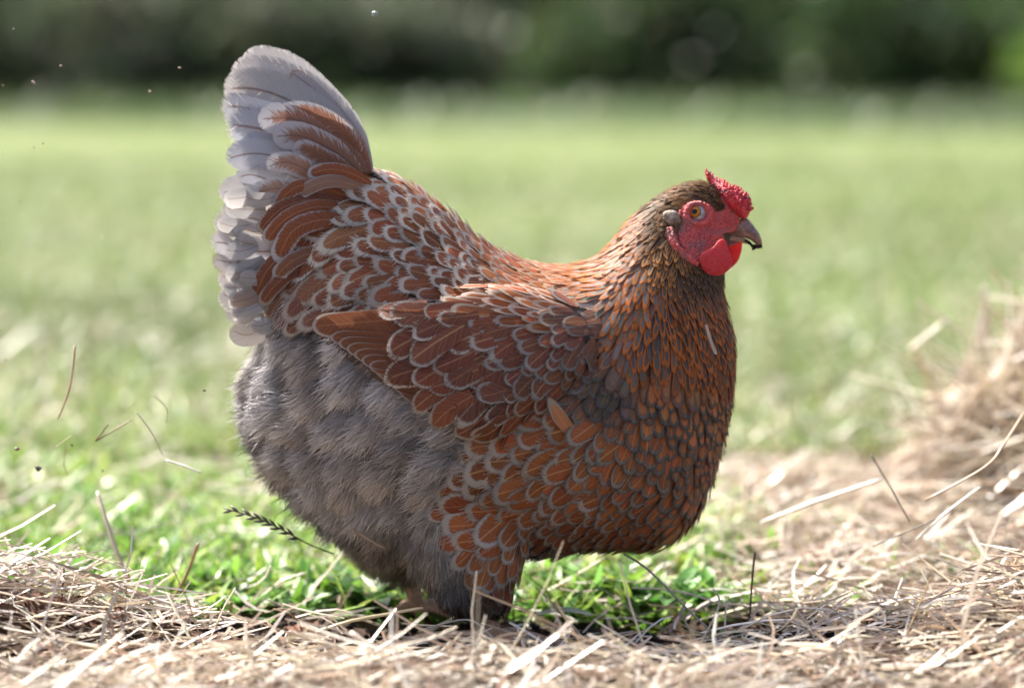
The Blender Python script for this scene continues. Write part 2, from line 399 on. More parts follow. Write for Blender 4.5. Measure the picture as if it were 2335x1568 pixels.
def prisms(P, D, L, R, bend, seg, col):
    n = len(P); s = np.linspace(0, 1, seg + 1)
    C = P[:, None] + D[:, None] * (L[:, None, None] * (s - 0.5)[None, :, None]) + bend[:, None] * ((s - 0.5) ** 2 * 4)[None, :, None]
    up = np.array([0.13, 0.07, 1.0]); a = np.cross(D, up); a /= np.linalg.norm(a, axis=1)[:, None] + 1e-9; b_ = np.cross(a, D)
    V = []
    rp = np.interp(s, [0, 0.1, 0.9, 1], [0.8, 1, 0.9, 0.6])
    for k in range(3):
        an = k * 2 * math.pi / 3
        V.append(C + (a * math.cos(an) + b_ * math.sin(an) * 0.6)[:, None] * (R[:, None, None] * rp[None, :, None]))
    V = np.stack(V, 2).reshape(-1, 3)
    base = (np.arange(n) * (seg + 1) * 3)[:, None, None]; k = (np.arange(seg) * 3)[None, :, None]; j = np.arange(3)[None, None]; j2 = (j + 1) % 3
    F = np.stack([base + k + j, base + k + j2, base + k + 3 + j2, base + k + 3 + j], -1).reshape(-1, 4)
    return V, F, np.repeat(col, (seg + 1) * 3, 0)
def randn(n, s=1): return rng.normal(0, s, n)
def unit(a): return a / (np.linalg.norm(a, axis=-1, keepdims=True) + 1e-12)
def palette(n, cols, jit=0.12):
    c = np.array(cols)[rng.integers(0, len(cols), n)]
    return np.clip(c * (1 + randn((n, 1), jit)) + randn((n, 3), 0.01), 0.005, 0.95)
STRAW = [(0.66, 0.57, 0.47), (0.74, 0.67, 0.58), (0.56, 0.45, 0.35), (0.80, 0.75, 0.68), (0.40, 0.28, 0.20), (0.34, 0.26, 0.19), (0.70, 0.62, 0.47)]

def straw_field(name, label, n, xr, yr, dens, lift=0.02, Lr=(0.04, 0.13), Rr=(0.0007, 0.0021), steep=0.2, fill=1.0):
    P = []; tot = 0
    while tot < n:
        x = rng.uniform(*xr, n * 3); y = rng.uniform(*yr, n * 3)
        k = rng.random(n * 3) < dens(x, y); P.append(np.stack([x[k], y[k]], 1)); tot += k.sum()
        if len(P) > 60: break
    P = np.concatenate(P)[:n]; n = len(P); x, y = P.T
    z = ground_h(x, y) + heap(x, y) * 0.27 * rng.random(n) ** 0.6 + 0.002 + lift * rng.random(n) ** 2.2
    az = rng.uniform(0, math.pi, n); el = randn(n, steep)
    up = rng.random(n) < 0.014; el[up] = rng.uniform(0.5, 1.3, up.sum())
    D = np.stack([np.cos(az) * np.cos(el), np.sin(az) * np.cos(el), np.sin(el)], 1)
    L = rng.uniform(*Lr, n) * rng.uniform(0.4, 1, n); R = rng.uniform(*Rr, n)
    z = z + np.abs(D[:, 2]) * L * 0.35
    bend = randn((n, 3), 0.05) * L[:, None]; bend[:, 2] -= 0.02 * L
    V, F, c = prisms(np.stack([x, y, z], 1), D, L, R, bend, 3, palette(n, STRAW))
    o = link(name, mesh_np(name, V, F, smooth=False, colr={"col": c}), M['straw'])
    return tag(o, label, kind="stuff")
def sm(a, lo, hi): t = np.clip((a - lo) / (hi - lo), 0, 1); return t * t * (3 - 2 * t)
def patch_noise(x, y, f, ph=0): return 0.5 + 0.25 * (np.sin(x * f + ph + 1.7 * np.sin(y * f * 0.7 + ph)) + np.sin(y * f * 1.3 - ph + 1.3 * np.sin(x * f * 0.9)))
def d_near(x, y):
    d = np.clip(heap(x, y) / 0.03, 0, 1)
    d = np.maximum(d, sm(-y - 0.085 * gauss(x, y * 0, 0.0, 0, 0.24, 1), 0.06, 0.12) * 0.9)
    d = np.maximum(d, 0.95 * sm(x, 0.13, 0.24) * sm(1.3 - y, 0, 0.4))
    soil = gauss(x, y, 0.03, -0.07, 0.21, 0.07) + gauss(x, y, -0.12, -0.04, 0.1, 0.035)
    return np.clip(d * (1 - 0.95 * np.clip(soil * 1.3, 0, 1)) + 0.10 * (x < 0.2) * (y < 0.7) + 0.03, 0, 1)
straw_field("straw_litter", "pale straw matted over the ground in front of the hen and heaped at both sides", 12500, (-0.62, 0.78), (-0.42, 0.95), d_near)
straw_field("loose_hay", "long pale stems tangled over the heap at the right", 2300, (0.30, 0.95), (0.25, 0.95), lambda x, y: np.clip(heap(x, y) / 0.06, 0, 1) ** 2, lift=0.05, Lr=(0.08, 0.22), Rr=(0.0012, 0.0028), steep=0.45)
straw_field("straw_scatter", "thin pale straw scattered over the turf behind the hen", 8000, (-0.9, 1.1), (0.25, 2.6),
            lambda x, y: np.clip(0.18 + 1.2 * sm(x, 0.0, 0.35) * sm(1.9 - y, 0, 1) + 1.0 * gauss(x, y, -0.4, 1.05, 0.5, 0.45), 0, 1), lift=0.03, Lr=(0.03, 0.11), Rr=(0.0010, 0.0024))

# ------------------------------------------------------------------ green cover and lawn
GREEN = [(0.10, 0.21, 0.025), (0.15, 0.28, 0.035), (0.20, 0.30, 0.05), (0.07, 0.15, 0.03), (0.24, 0.30, 0.06)]
def blades(name, label, n, xr, yr, dens, Lr, Wr, cols, mat=None, lean=0.5, seg=4, fan=None):
    P = []; tot = 0
    for _ in range(60):
        x = rng.uniform(*xr, n * 2); y = rng.uniform(*yr, n * 2) if fan is None else fan(n * 2)
        if fan is not None: x = x * (y + DIST) / DIST
        k = rng.random(n * 2) < dens(x, y); P.append(np.stack([x[k], y[k]], 1)); tot += k.sum()
        if tot >= n: break
    P = np.concatenate(P)[:n]; n = len(P); x, y = P.T
    z = ground_h(x, y) - 0.002
    az = rng.uniform(0, 2 * math.pi, n); ln = np.abs(randn(n, lean)) + 0.15
    D = unit(np.stack([np.cos(az) * ln, np.sin(az) * ln, np.ones(n)], 1))
    L = rng.uniform(*Lr, n); Wd = rng.uniform(*Wr, n)
    h = np.stack([np.cos(az), np.sin(az), np.zeros(n)], 1)
    bend = h * (L * rng.uniform(0.1, 0.6, n))[:, None]; bend[:, 2] -= L * rng.uniform(0.0, 0.45, n)
    sd_ = unit(np.stack([-np.sin(az), np.cos(az), randn(n, 0.35)], 1))
    col = palette(n, cols) * (0.72 + 0.56 * patch_noise(x, y, 1.9, 0.6))[:, None]; tip = np.clip(col * 1.25 + 0.02, 0, 1)
    V, F, c = ribbons(np.stack([x, y, z], 1), D, sd_, L, Wd, bend, seg, col, col_tip=tip)
    o = link(name, mesh_np(name, V, F, colr={"col": c}), mat or M['leaf']); return tag(o, label, kind="stuff")
def d_green(x, y):
    g = (0.10 + 0.95 * patch_noise(x, y, 13, 0.4) ** 1.5) * sm(y + 0.06 * sm(-x, .12, .3), 0.01, 0.07) * (1 - 0.92 * sm(x, 0.14, 0.26))
    g = g + 0.6 * gauss(x, y, -0.3, 0.28, 0.25, 0.2)
    g = g * (1 - 0.95 * np.clip(1.3 * gauss(x, y, 0.0, -0.03, 0.21, 0.065), 0, 1))
    return np.clip(g * (1 - np.clip(heap(x, y) / 0.03, 0, 1)), 0, 1)
blades("ground_cover", "low green weeds and grass growing behind the hen's feet", 12000, (-0.75, 0.45), (0.03, 1.0), d_green, (0.018, 0.05), (0.003, 0.0075), GREEN, lean=0.9)
blades("leafy_ground_cover", "broad-leaved green weeds matted between the straw and the lawn", 3200, (-0.75, 0.32), (0.0, 0.75), d_green, (0.02, 0.045), (0.008, 0.016), [(0.10, 0.22, 0.03), (0.14, 0.28, 0.04), (0.06, 0.14, 0.03), (0.20, 0.30, 0.05)], lean=1.3)
blades("grass_tufts", "fine green grass blades between the weeds and straw", 4500, (-0.8, 0.5), (0.1, 1.3), d_green, (0.025, 0.06), (0.0012, 0.003), GREEN)
LAWN = [(0.105, 0.17, 0.033), (0.14, 0.19, 0.05), (0.075, 0.15, 0.025), (0.17, 0.205, 0.07), (0.21, 0.21, 0.11)]
blades("lawn_grass", "short sunlit lawn grass stretching away behind the hen", 100000, (-0.95, 0.95), (0, 1),
       lambda x, y: 0.5 + 0.5 * patch_noise(x, y, 2.1), (0.03, 0.075), (0.003, 0.007), LAWN, seg=3, fan=lambda k: 0.9 + 11 * rng.random(k) ** 1.5)
straw_field("lawn_glint_bits", "bright pale bits added in the lawn in place of sun glints on the grass", 1500, (-1.6, 1.6), (1.2, 6.5), lambda x, y: (np.abs(x) < 0.5 * (y + DIST) / DIST) * 1.0, lift=0.05, Lr=(0.015, 0.05), Rr=(0.002, 0.0045))  # pale bits added to stand in for glints off the blades

# ------------------------------------------------------------------ hedge far behind
def bush(name, label, cat, x, y, w, h, cols, nleaf, leaf=0.16, group="bushes of the hedge behind the lawn"):
    z0 = float(ground_h(np.array(x), np.array(y)))
    root = empty(name, (x, y, z0), label=label, cat=cat, group=group)
    n = nleaf
    # clumped crown
    nc = 26; cc = unit(randn((nc, 3))) * rng.random((nc, 1)) ** 0.4
    k = rng.integers(0, nc, n); p = cc[k] * 0.72 + unit(randn((n, 3))) * (rng.random((n, 1)) ** 0.5) * 0.36
    P = np.stack([x + p[:, 0] * w, y + p[:, 1] * w * 0.6, z0 + h * 0.5 + p[:, 2] * h * 0.5], 1)
    P[:, 2] = np.maximum(P[:, 2], z0 + 0.03)
    D = unit(randn((n, 3))); sd_ = unit(np.cross(D, unit(randn((n, 3)))))
    L = rng.uniform(0.6, 1.2, n) * leaf
    tone = (0.75 + 0.5 * rng.random((nc, 1)))[k]
    V, F, c = ribbons(P, D, sd_, L, L * 0.6, randn((n, 3), 0.02), 2, palette(n, cols) * tone)
    link("crown", mesh_np("crown", V, F, colr={"col": c}), M['hedge_leaf'], root)
    parts = []
    for s_ in range(3):
        a = rng.uniform(0, 6.28); pts = [(x, y, z0), (x + 0.1 * math.cos(a) * w, y, z0 + h * 0.3), (x + 0.35 * math.cos(a) * w, y + 0.3 * math.sin(a) * w, z0 + h * 0.75)]
        parts.append(tube(pts, [0.07, 0.05, 0.02], 7))
    link("trunk", mesh_tri_ok("trunk", *join(parts)), M['bark'], root)
DG = [(0.11, 0.18, 0.07), (0.13, 0.20, 0.09), (0.15, 0.16, 0.10)]
BR = [(0.085, 0.105, 0.065), (0.08, 0.115, 0.06), (0.095, 0.10, 0.08)]
SG = [(0.05, 0.09, 0.035), (0.05, 0.10, 0.03), (0.07, 0.09, 0.045)]
LG = [(0.20, 0.34, 0.06), (0.24, 0.38, 0.07), (0.15, 0.26, 0.05)]  # brighter greens put the bush's sunlit look into the leaf colour
MG = [(0.07, 0.17, 0.035), (0.09, 0.2, 0.04)]
hedge = [("tall_bush", "dark green tall bush at the far left of the blurred hedge", -5.4, 25.0, 1.6, 4.2, DG),
         ("tall_bush", "near-black tall bush behind the grey shrubs, left of the tail", -3.2, 25.5, 1.7, 4.4, DG),
         ("tall_bush", "dark tall bush right behind the hen's tail tip", -1.2, 25.3, 1.6, 4.2, DG),
         ("tall_bush", "dark tall bush above the dip of the hen's back", 0.9, 25.5, 1.7, 4.4, DG),
         ("tall_bush", "olive tall bush just left of the hen's head", 2.8, 25.1, 1.4, 4.0, DG),
         ("tall_bush", "deep green tall bush straight above the hen's comb", 4.4, 24.9, 1.3, 4.2, MG),
         ("low_shrub", "grey-brown low shrub at the left edge of the lawn's far end", -5.0, 23.1, 1.7, 1.5, BR),
         ("low_shrub", "grey-brown low shrub left of the white tail", -3.0, 22.7, 1.7, 1.5, BR),
         ("low_shrub", "grey-brown low shrub hidden partly by the tail", -1.0, 22.1, 1.6, 1.4, BR),
         ("low_shrub", "dark rounded shrub at the lawn edge behind the hen's back", 1.1, 21.5, 1.6, 1.6, SG),
         ("low_shrub", "dark green rounded shrub behind the hen's head", 3.0, 20.5, 1.5, 1.5, SG),
         ("low_shrub", "dark green low shrub at the right edge of the lawn", 4.3, 17.0, 1.3, 0.42, DG),
         ("sunlit_bush", "bright green bush at the top right corner, sunlight put into its leaf colour", 5.0, 19.4, 1.7, 1.25, LG),
         ("sunlit_bush", "mid green loose bush left of the bright one, above the comb's right", 3.7, 22.0, 1.3, 1.3, MG)]
for nm, lb, x, y, w, h, c in hedge:
    bush(nm, lb, "bush", x, y, w, h, c, 5200 if h > 2 else 2600, 0.2 if h > 2 else 0.13)
blades("rough_grass", "taller rough grass fringing the lawn in front of the hedge", 9000, (-6, 6), (16.5, 22.5),
       lambda x, y: sm(y + x * 0.5 + 1.2 * patch_noise(x, y, 1.7), 17.5, 22), (0.10, 0.34), (0.012, 0.03), [(0.05, 0.10, 0.03), (0.07, 0.12, 0.04), (0.09, 0.13, 0.05)], seg=2)
# dense mass of the hedge further back, so no sky shows through
n = 44000; P = np.stack([rng.uniform(-27, 27, n), rng.uniform(27.5, 31, n), rng.uniform(0, 6.5, n)], 1)
D = unit(randn((n, 3))); V, F, c = ribbons(P, D, unit(np.cross(D, randn((n, 3)))), rng.uniform(0.25, 0.5, n), rng.uniform(0.25, 0.4, n), randn((n, 3), 0.02), 2, palette(n, DG))
tag(link("hedge_thicket", mesh_np("hedge_thicket", V, F, colr={"col": c}), M['hedge_leaf']), "dark green thicket closing the view behind the bushes", kind="stuff")

# ================================================================== THE HEN
hen = empty("hen", tuple(at(1100, 1440, 0.0)), label="brown and grey laced hen standing in profile on straw, facing right", cat="hen")
TORSO = [(850, 400), (905, 412), (960, 446), (1020, 488), (1065, 530), (1112, 565), (1160, 590), (1220, 606), (1290, 612), (1345, 600), (1385, 570), (1418, 528), (1448, 492),
         (1480, 466), (1512, 444), (1555, 422), (1598, 414), (1630, 424), (1662, 450), (1684, 478), (1690, 502), (1676, 528), (1662, 552), (1654, 580), (1650, 610), (1645, 640), (1650, 690),
         (1664, 740), (1672, 800), (1672, 850), (1663, 920), (1650, 980), (1636, 1040), (1617, 1100), (1592, 1158), (1560, 1206), (1520, 1236), (1460, 1246), (1400, 1240), (1330, 1246), (1250, 1260),
         (1180, 1262), (1080, 1275), (980, 1272), (885, 1258), (803, 1222), (740, 1178), (686, 1126), (638, 1074), (602, 1020), (578, 960), (570, 900), (575, 850), (610, 800), (606, 740), (590, 680), (585, 600),
         (600, 530), (640, 470), (690, 430), (760, 400), (810, 392)]
def torso_w(X, Y):
    f = np.ones(X.shape)
    head = np.exp(-(((X - 1590) / 120) ** 2 + ((Y - 500) / 120) ** 2))
    f -= 0.30 * head
    f -= 0.12 * np.exp(-(((X - 640) / 120) ** 2 + ((Y - 600) / 160) ** 2))
    f -= 0.35 * sm(X, 1615, 1690) * (Y < 600)
    return f * 0.93
THIGH = [(1000, 1040), (1090, 1010), (1170, 1060), (1205, 1160), (1192, 1260), (1172, 1320), (1160, 1370), (1135, 1398), (1095, 1406), (1050, 1396), (1012, 1376), (985, 1340), (955, 1290), (925, 1200), (940, 1100)]
th_n = inflate(THIGH, 7, yc=-0.052, wscale=0.75)
V_, F_ = th_n; Vf = V_.copy(); Vf[:, 1] = 0.104 / 2 - (Vf[:, 1] + 0.052) ; Vf[:, 0] -= 0.062; Vf[:, 2] += 0.012
th_f = (Vf, F_[:, ::-1])
def foot(ax, az, yc, x_up):
    """shank and four toes, knee side at x_up"""
    g = float(ground_h(np.array(ax), np.array(yc))) + 0.006
    ps = [tube([(x_up, yc, az), ((x_up + ax) / 2, yc, (az + g) / 2), (ax, yc, g + 0.012), (ax + 0.004, yc, g + 0.003)], [0.0075, 0.0062, 0.0068, 0.006], 10)]
    for a, L in ((-0.45, 0.045), (0.0, 0.055), (0.45, 0.045), (math.pi - 0.2, 0.022)):
        d = np.array([math.cos(a), math.sin(a), 0]); p0 = np.array([ax, yc, g + 0.006])
        ps.append(tube([p0, p0 + d * L * 0.3 + [0, 0, 0.004], p0 + d * L * 0.6 + [0, 0, 0.001], p0 + d * L * 0.85 - [0, 0, 0.003], p0 + d * L * 1.12 - [0, 0, 0.007]],
                       [0.0058, 0.0052, 0.0046, 0.0035, 0.001], 8))
    return join(ps)
nf = at(1105, 1400, -0.055); ff_ = at(935, 1330, 0.055)
feet = [foot(nf[0] + 0.006, nf[2] + 0.02, -0.055, nf[0]), foot(ff_[0] + 0.005, ff_[2] + 0.03, 0.055, ff_[0] - 0.004)]
tors = inflate(TORSO, 6, wfun=torso_w)
def fix_tri(V, F): return V, F
body_me = remesh(*join([tors, th_n, th_f]), 0.0032, 8, "body")
BV, BT = arrays(body_me)
body_bvh = BVHTree.FromPolygons([tuple(v) for v in BV], [tuple(t) for t in BT])
# feet belong to the same continuous body: one mesh with three materials
bm = bmesh.new(); bm.from_mesh(body_me)
for f in bm.faces:
    c = f.calc_center_median(); x, y = px_of(np.array(c)); f.smooth = True
    f.material_index = 1 if (x < 1020 + 0.25 * (y - 1000) and y > 760) or x < 640 else 0
nv0 = len(bm.verts)
for V, F in feet:
    vs = [bm.verts.new(tuple(v)) for v in V]
    for f in F.tolist():
        g_ = list(dict.fromkeys(f))
        if len(g_) > 2:
            nf_ = bm.faces.new([vs[i] for i in g_]); nf_.material_index = 2; nf_.smooth = True
bm.to_mesh(body_me); bm.free()
for k in ('skin', 'grey_skin', 'shank'): body_me.materials.append(M[k])
body = link("body", body_me, None, hen)

def cast(px, py, bvh=None):
    r = rays(px, py); loc, nrm, _, _ = (bvh or body_bvh).ray_cast(V3(CAM), V3(r).normalized(), 10)
    return (None, None) if loc is None else (np.array(loc), np.array(nrm))

# ---- shell patches laid over the body (wing pads, face skin)
def shell(poly, step, thick, inner=0.003, smooth_poly=5, bvh=None):
    poly = catmull(poly, smooth_poly) if smooth_poly else np.asarray(poly, float)
    x0, y0 = poly.min(0) - step; x1, y1 = poly.max(0) + step
    X, Y = np.meshgrid(np.arange(x0, x1, step), np.arange(y0, y1, step))
    ins = inside(poly, X, Y); dist, cx, cy = seg_dist(poly, X, Y)
    near = (~ins) & (dist < step * 1.45); Xs, Ys = X.copy(), Y.copy(); Xs[near] = cx[near]; Ys[near] = cy[near]
    use = ins | near; d = np.where(ins, dist, 0)
    H = np.full(X.shape + (3,), np.nan); N = np.full(X.shape + (3,), np.nan)
    for i, j in np.argwhere(use):
        l, n_ = cast(Xs[i, j], Ys[i, j], bvh)
        if l is not None: H[i, j] = l; N[i, j] = n_
    use &= ~np.isnan(H[..., 0])
    # smooth normals
    Nn = np.nan_to_num(N)
    for _ in range(10):
        q = Nn.copy(); q[1:-1, 1:-1] = Nn[1:-1, 1:-1] * 0.2 + 0.2 * (Nn[:-2, 1:-1] + Nn[2:, 1:-1] + Nn[1:-1, :-2] + Nn[1:-1, 2:]); Nn = q
    Nn = unit(Nn)
    t = thick(Xs, Ys, d)
    O = H + Nn * t[..., None]; I_ = H - Nn * inner
    ido = -np.ones(X.shape, int); ido[use] = np.arange(use.sum()); n0 = int(use.sum())
    cell = use[:-1, :-1] & use[1:, :-1] & use[:-1, 1:] & use[1:, 1:]
    a = np.argwhere(cell); i, j = a.T
    fo = np.stack([ido[i, j], ido[i + 1, j], ido[i + 1, j + 1], ido[i, j + 1]], 1)
    fi = fo[:, ::-1] + n0
    E = {}
    for f in fo:
        for k in range(4):
            e = (f[k], f[(k + 1) % 4])
            if (e[1], e[0]) in E: del E[(e[1], e[0])]
            else: E[e] = 1
    fs = np.array([[e[1], e[0], e[0] + n0, e[1] + n0] for e in E])
    V = np.concatenate([O[use], I_[use]]); F = np.concatenate([fo, fi, fs])
    keep = np.zeros(len(V), bool); keep[F.ravel()] = True; mp = np.cumsum(keep) - 1
    return V[keep], mp[F]
def mirror(V, F): V = V.copy(); V[:, 1] *= -1; return V, F[:, ::-1]
WING = [(716, 744), (800, 728), (870, 718), (980, 694), (1100, 672), (1220, 680), (1305, 705), (1345, 765), (1335, 835), (1280, 890), (1205, 935), (1140, 978), (1098, 992), (1010, 958), (930, 910), (830, 846), (748, 785)]
def wing_t(X, Y, d): return 0.014 * np.clip(d / 34, 0, 1) ** 0.6 * np.interp(X, [700, 980, 1120, 1350], [.3, .6, 1, 0.35]) + 0.004 * (d > 0)
wing_pad = shell(WING, 7, wing_t)
wing_o = link("wing", mesh_np("wing", *wing_pad), M['skin'], hen); wing_o['label'] = "near wing folded over the grey flank"
wing_o2 = link("wing", mesh_np("wing", *mirror(*wing_pad)), M['skin'], hen); wing_o2['label'] = "far wing on the hen's other side"

wt = [(f[0], f[1], f[2]) for f in wing_pad[1]] + [(f[0], f[2], f[3]) for f in wing_pad[1]]
wv = wing_pad[0]; nb = len(BV); m2 = mirror(*wing_pad)
allV = [tuple(v) for v in BV] + [tuple(v) for v in wv] + [tuple(v) for v in m2[0]]
allT = [tuple(t) for t in BT] + [tuple(i + nb for i in t) for t in wt] + [tuple(i + nb + len(wv) for i in (t[2], t[1], t[0])) for t in wt]
all_bvh = BVHTree.FromPolygons(allV, [tuple(int(i) for i in t) for t in allT])

# ------------------------------------------------------------------ feather control table
CH = (0.30, 0.085, 0.028); CHB = (0.42, 0.12, 0.032); CHD = (0.21, 0.058, 0.026); GIN = (0.42, 0.17, 0.055); OR = (0.50, 0.17, 0.038)
LGY = (0.62, 0.59, 0.575); MGY = (0.30, 0.28, 0.275); DGY = (0.085, 0.09, 0.10); WH = (0.62, 0.60, 0.63); FL = (0.34, 0.315, 0.325); FLW = (0.34, 0.27, 0.21)
# px, py, dirx, diry, halfwidth px, length/halfwidth, cap, center, edge, lace, border, shaft, smudge
CT = [
 (1590, 418, -1, .05, 3.2, 7, 2.2, (.24,.12,.04), (.08,.045,.02), .40, .2, .0, .6), (1500, 450, -.85, .4, 3.6, 7.5, 2.4, (.27,.13,.045), (.07,.045,.025), .40, .2, .0, .5), (1640, 440, -.8, .5, 2.8, 6, 2, (.22,.11,.04), (.09,.05,.03), .45, .2, 0, .5),
 (1500, 520, -.5, .8, 3.6, 9, 3, (.07,.05,.03), (.30,.15,.05), .45, .2, .0, .4), (1560, 455, -1, .15, 3.2, 7, 2.2, (.17,.09,.04), (.30,.16,.06), .45, .2, .0, .6),
 (1440, 520, -.55, .8, 5.2, 8.5, 3.2, (.11,.11,.11), (.50,.17,.04), .50, .2, .0, .3), (1520, 600, -.25, 1, 4.4, 10, 3.6, (.07,.06,.045), (.40,.18,.05), .58, .2, 0, .3), (1600, 640, 0, 1, 4.2, 7.5, 2.6, (.05,.045,.035), (.22,.11,.045), .5, .3, 0, .3),
 (1400, 580, -.6, .75, 6.2, 9, 3.6, (.26,.245,.24), (.50,.17,.04), .50, .2, .0, .2), (1345, 640, -.85, .5, 7.2, 11, 4.5, (.36,.30,.26), (.54,.19,.05), .50, .1, .2, .3), (1250, 625, -1, .12, 9, 7, 3, CHB, (.60,.45,.35), .34, .0, .4, .5), (1200, 650, -1, .05, 10, 7, 3, CHB, (.6,.45,.36), .3, 0, .4, .6),
 (1450, 680, -.3, 1, 6.8, 11, 4.5, (.22,.22,.22), (.52,.165,.033), .50, .3, .0, .2), (1560, 740, -.02, 1, 6.6, 10, 4, (.07,.07,.07), (.50,.155,.03), .52, .3, .1, .2), (1645, 720, .25, 1, 6, 9, 3.4, (.08,.07,.06), (.50,.155,.035), .54, .3, .1, .3),
 (1380, 760, -.4, .9, 8, 10, 4, (.26,.26,.26), (.52,.165,.033), .46, .3, .0, .2), (1480, 830, -.12, 1, 8.5, 9, 3.6, (.13,.13,.13), (.52,.16,.033), .48, .35, .0, .2), (1600, 850, .02, 1, 9, 7.5, 3.0, (.09,.085,.08), (.50,.15,.03), .46, .4, .1, .2), (1665, 830, .1, 1, 7.5, 7, 2.8, (.09,.08,.07), (.50,.15,.03), .46, .4, .1, .2),
 (1330, 720, -.7, .6, 12, 4.5, 1.6, (.17,.16,.16), (.45,.36,.3), .35, .3, .1, .4), (1290, 780, -.85, .45, 15, 4, 1.3, (.24,.09,.05), MGY, .42, .3, .3, .4), (1340, 850, -.7, .7, 15, 4, 1.3, (.20,.10,.07), (.17,.17,.17), .45, .4, .3, .3),
 (1400, 920, -.4, .9, 14, 4, 1.3, (.16,.11,.08), DGY, .45, .5, .2, .3), (1500, 930, -.1, 1, 14, 3.8, 1.3, OR, (.10,.10,.105), .50, .6, .4, .2), (1600, 950, .0, 1, 13, 3.8, 1.3, OR, (.075,.075,.08), .50, .6, .3, .2), (1655, 950, .05, 1, 10, 4, 1.3, OR, (.07,.07,.075), .45, .6, .2, .2),
 (1540, 1040, -.2, 1, 15, 3.8, 1.2, CHB, (.11,.105,.105), .42, .6, .5, .2), (1620, 1060, -.2, 1, 12, 3.8, 1.2, CHB, (.09,.085,.09), .42, .6, .3, .2), (1450, 1010, -.35, .9, 18, 3.6, 1.15, CHB, (.15,.145,.145), .38, .55, .6, .2),
 (1370, 1010, -.8, .45, 22, 3.6, 1.1, CHB, (.26,.25,.245), .36, .5, .7, .2), (1260, 1020, -1, 0, 27, 3.5, 1.05, CHB, (.30,.285,.28), .34, .3, .7, .25), (1160, 980, -.8, .3, 26, 3.4, 1.0, CHB, (.38,.36,.37), .5, .1, .5, .5),
 (1130, 1060, -.9, .05, 28, 3.4, 1.0, CH, (.40,.39,.40), .42, .2, .6, .3), (1060, 1120, -1, .1, 29, 3.3, 1.0, CH, (.40,.39,.41), .42, .1, .6, .4), (1200, 1120, -.98, .15, 27, 3.5, 1.05, CHB, (.36,.34,.34), .36, .3, .7, .2), (1310, 1110, -.85, .4, 23, 3.6, 1.1, CHB, (.30,.275,.27), .36, .5, .6, .2),
 (1430, 1110, -.65, .7, 20, 3.6, 1.1, CHB, (.21,.195,.19), .38, .6, .6, .2), (1530, 1130, -.5, .8, 18, 3.7, 1.15, CHB, (.17,.155,.15), .36, .6, .5, .2), (1590, 1150, -.5, .8, 14, 3.8, 1.2, CHB, (.13,.11,.10), .36, .6, .3, .2), (1480, 1200, -.85, .5, 17, 3.6, 1.1, CHB, (.24,.19,.17), .34, .5, .5, .2),
 (1550, 1225, -.85, .4, 14, 4, 1.3, OR, (.20,.14,.1), .30, .4, .3, .3), (1350, 1200, -.9, .4, 17, 3.5, 1.1, CHB, (.33,.28,.26), .38, .4, .5, .2), (1260, 1210, -.8, .55, 19, 3.5, 1.1, CH, (.32,.28,.27), .38, .3, .5, .3), (1150, 1200, -.8, .5, 27, 3.5, 1.05, CHB, (.40,.38,.38), .34, .2, .7, .2),
 (1080, 1200, -.9, .35, 28, 3.4, 1.0, CHB, (.40,.38,.39), .42, .1, .6, .4), (1150, 1290, -.35, .9, 18, 4.5, 1.3, CHB, (.38,.36,.35), .32, .2, .5, .3), (1120, 1370, -.1, 1, 12, 5, 1.5, (.10,.06,.035), (.2,.17,.15), .3, .3, .2, .5), (1170, 1330, .0, 1, 12, 5.5, 1.6, CH, (.33,.3,.29), .3, .2, .5, .3),
 # back and saddle
 (1150, 600, -1, -.1, 14, 4.2, 1.3, CHB, (.52,.45,.42), .42, .1, .3, .4), (1060, 560, -1, -.25, 17, 3.9, 1.15, CHB, LGY, .54, .1, .4, .3), (980, 490, -1, -.3, 20, 3.7, 1.1, CHB, LGY, .52, .1, .4, .25), (900, 430, -1, -.25, 22, 3.6, 1.05, CHB, LGY, .52, .1, .4, .25),
 (1080, 630, -1, .08, 19, 3.7, 1.1, CH, LGY, .50, .2, .5, .3), (980, 590, -1, .05, 22, 3.6, 1.05, CH, LGY, .46, .2, .5, .2), (880, 560, -1, .12, 24, 3.6, 1.05, CH, LGY, .46, .2, .4, .25), (790, 500, -1, .1, 25, 3.9, 1.1, CH, LGY, .50, .2, .3, .3),
 (720, 470, -.95, .35, 27, 4.4, 1.1, CH, LGY, .50, .2, .2, .35), (650, 530, -.8, .65, 27, 4.4, 1.15, CH, (.52,.48,.45), .44, .2, .2, .4), (700, 600, -.92, .42, 26, 4.0, 1.1, CH, LGY, .46, .2, .3, .3), (800, 640, -.97, .3, 23, 3.7, 1.1, CH, (.54,.50,.47), .5, .2, .4, .3),
 (900, 660, -.98, .2, 22, 3.7, 1.1, CH, (.50,.46,.44), .5, .2, .3, .35), (700, 690, -.85, .5, 23, 4.0, 1.15, CHD, (.36,.31,.28), .5, .2, .2, .5), (630, 660, -.7, .75, 22, 4.4, 1.2, CHD, (.34,.29,.25), .5, .2, .1, .6), (1000, 670, -1, .15, 18, 3.8, 1.1, CH, (.54,.50,.48), .5, .1, .3, .4),
]
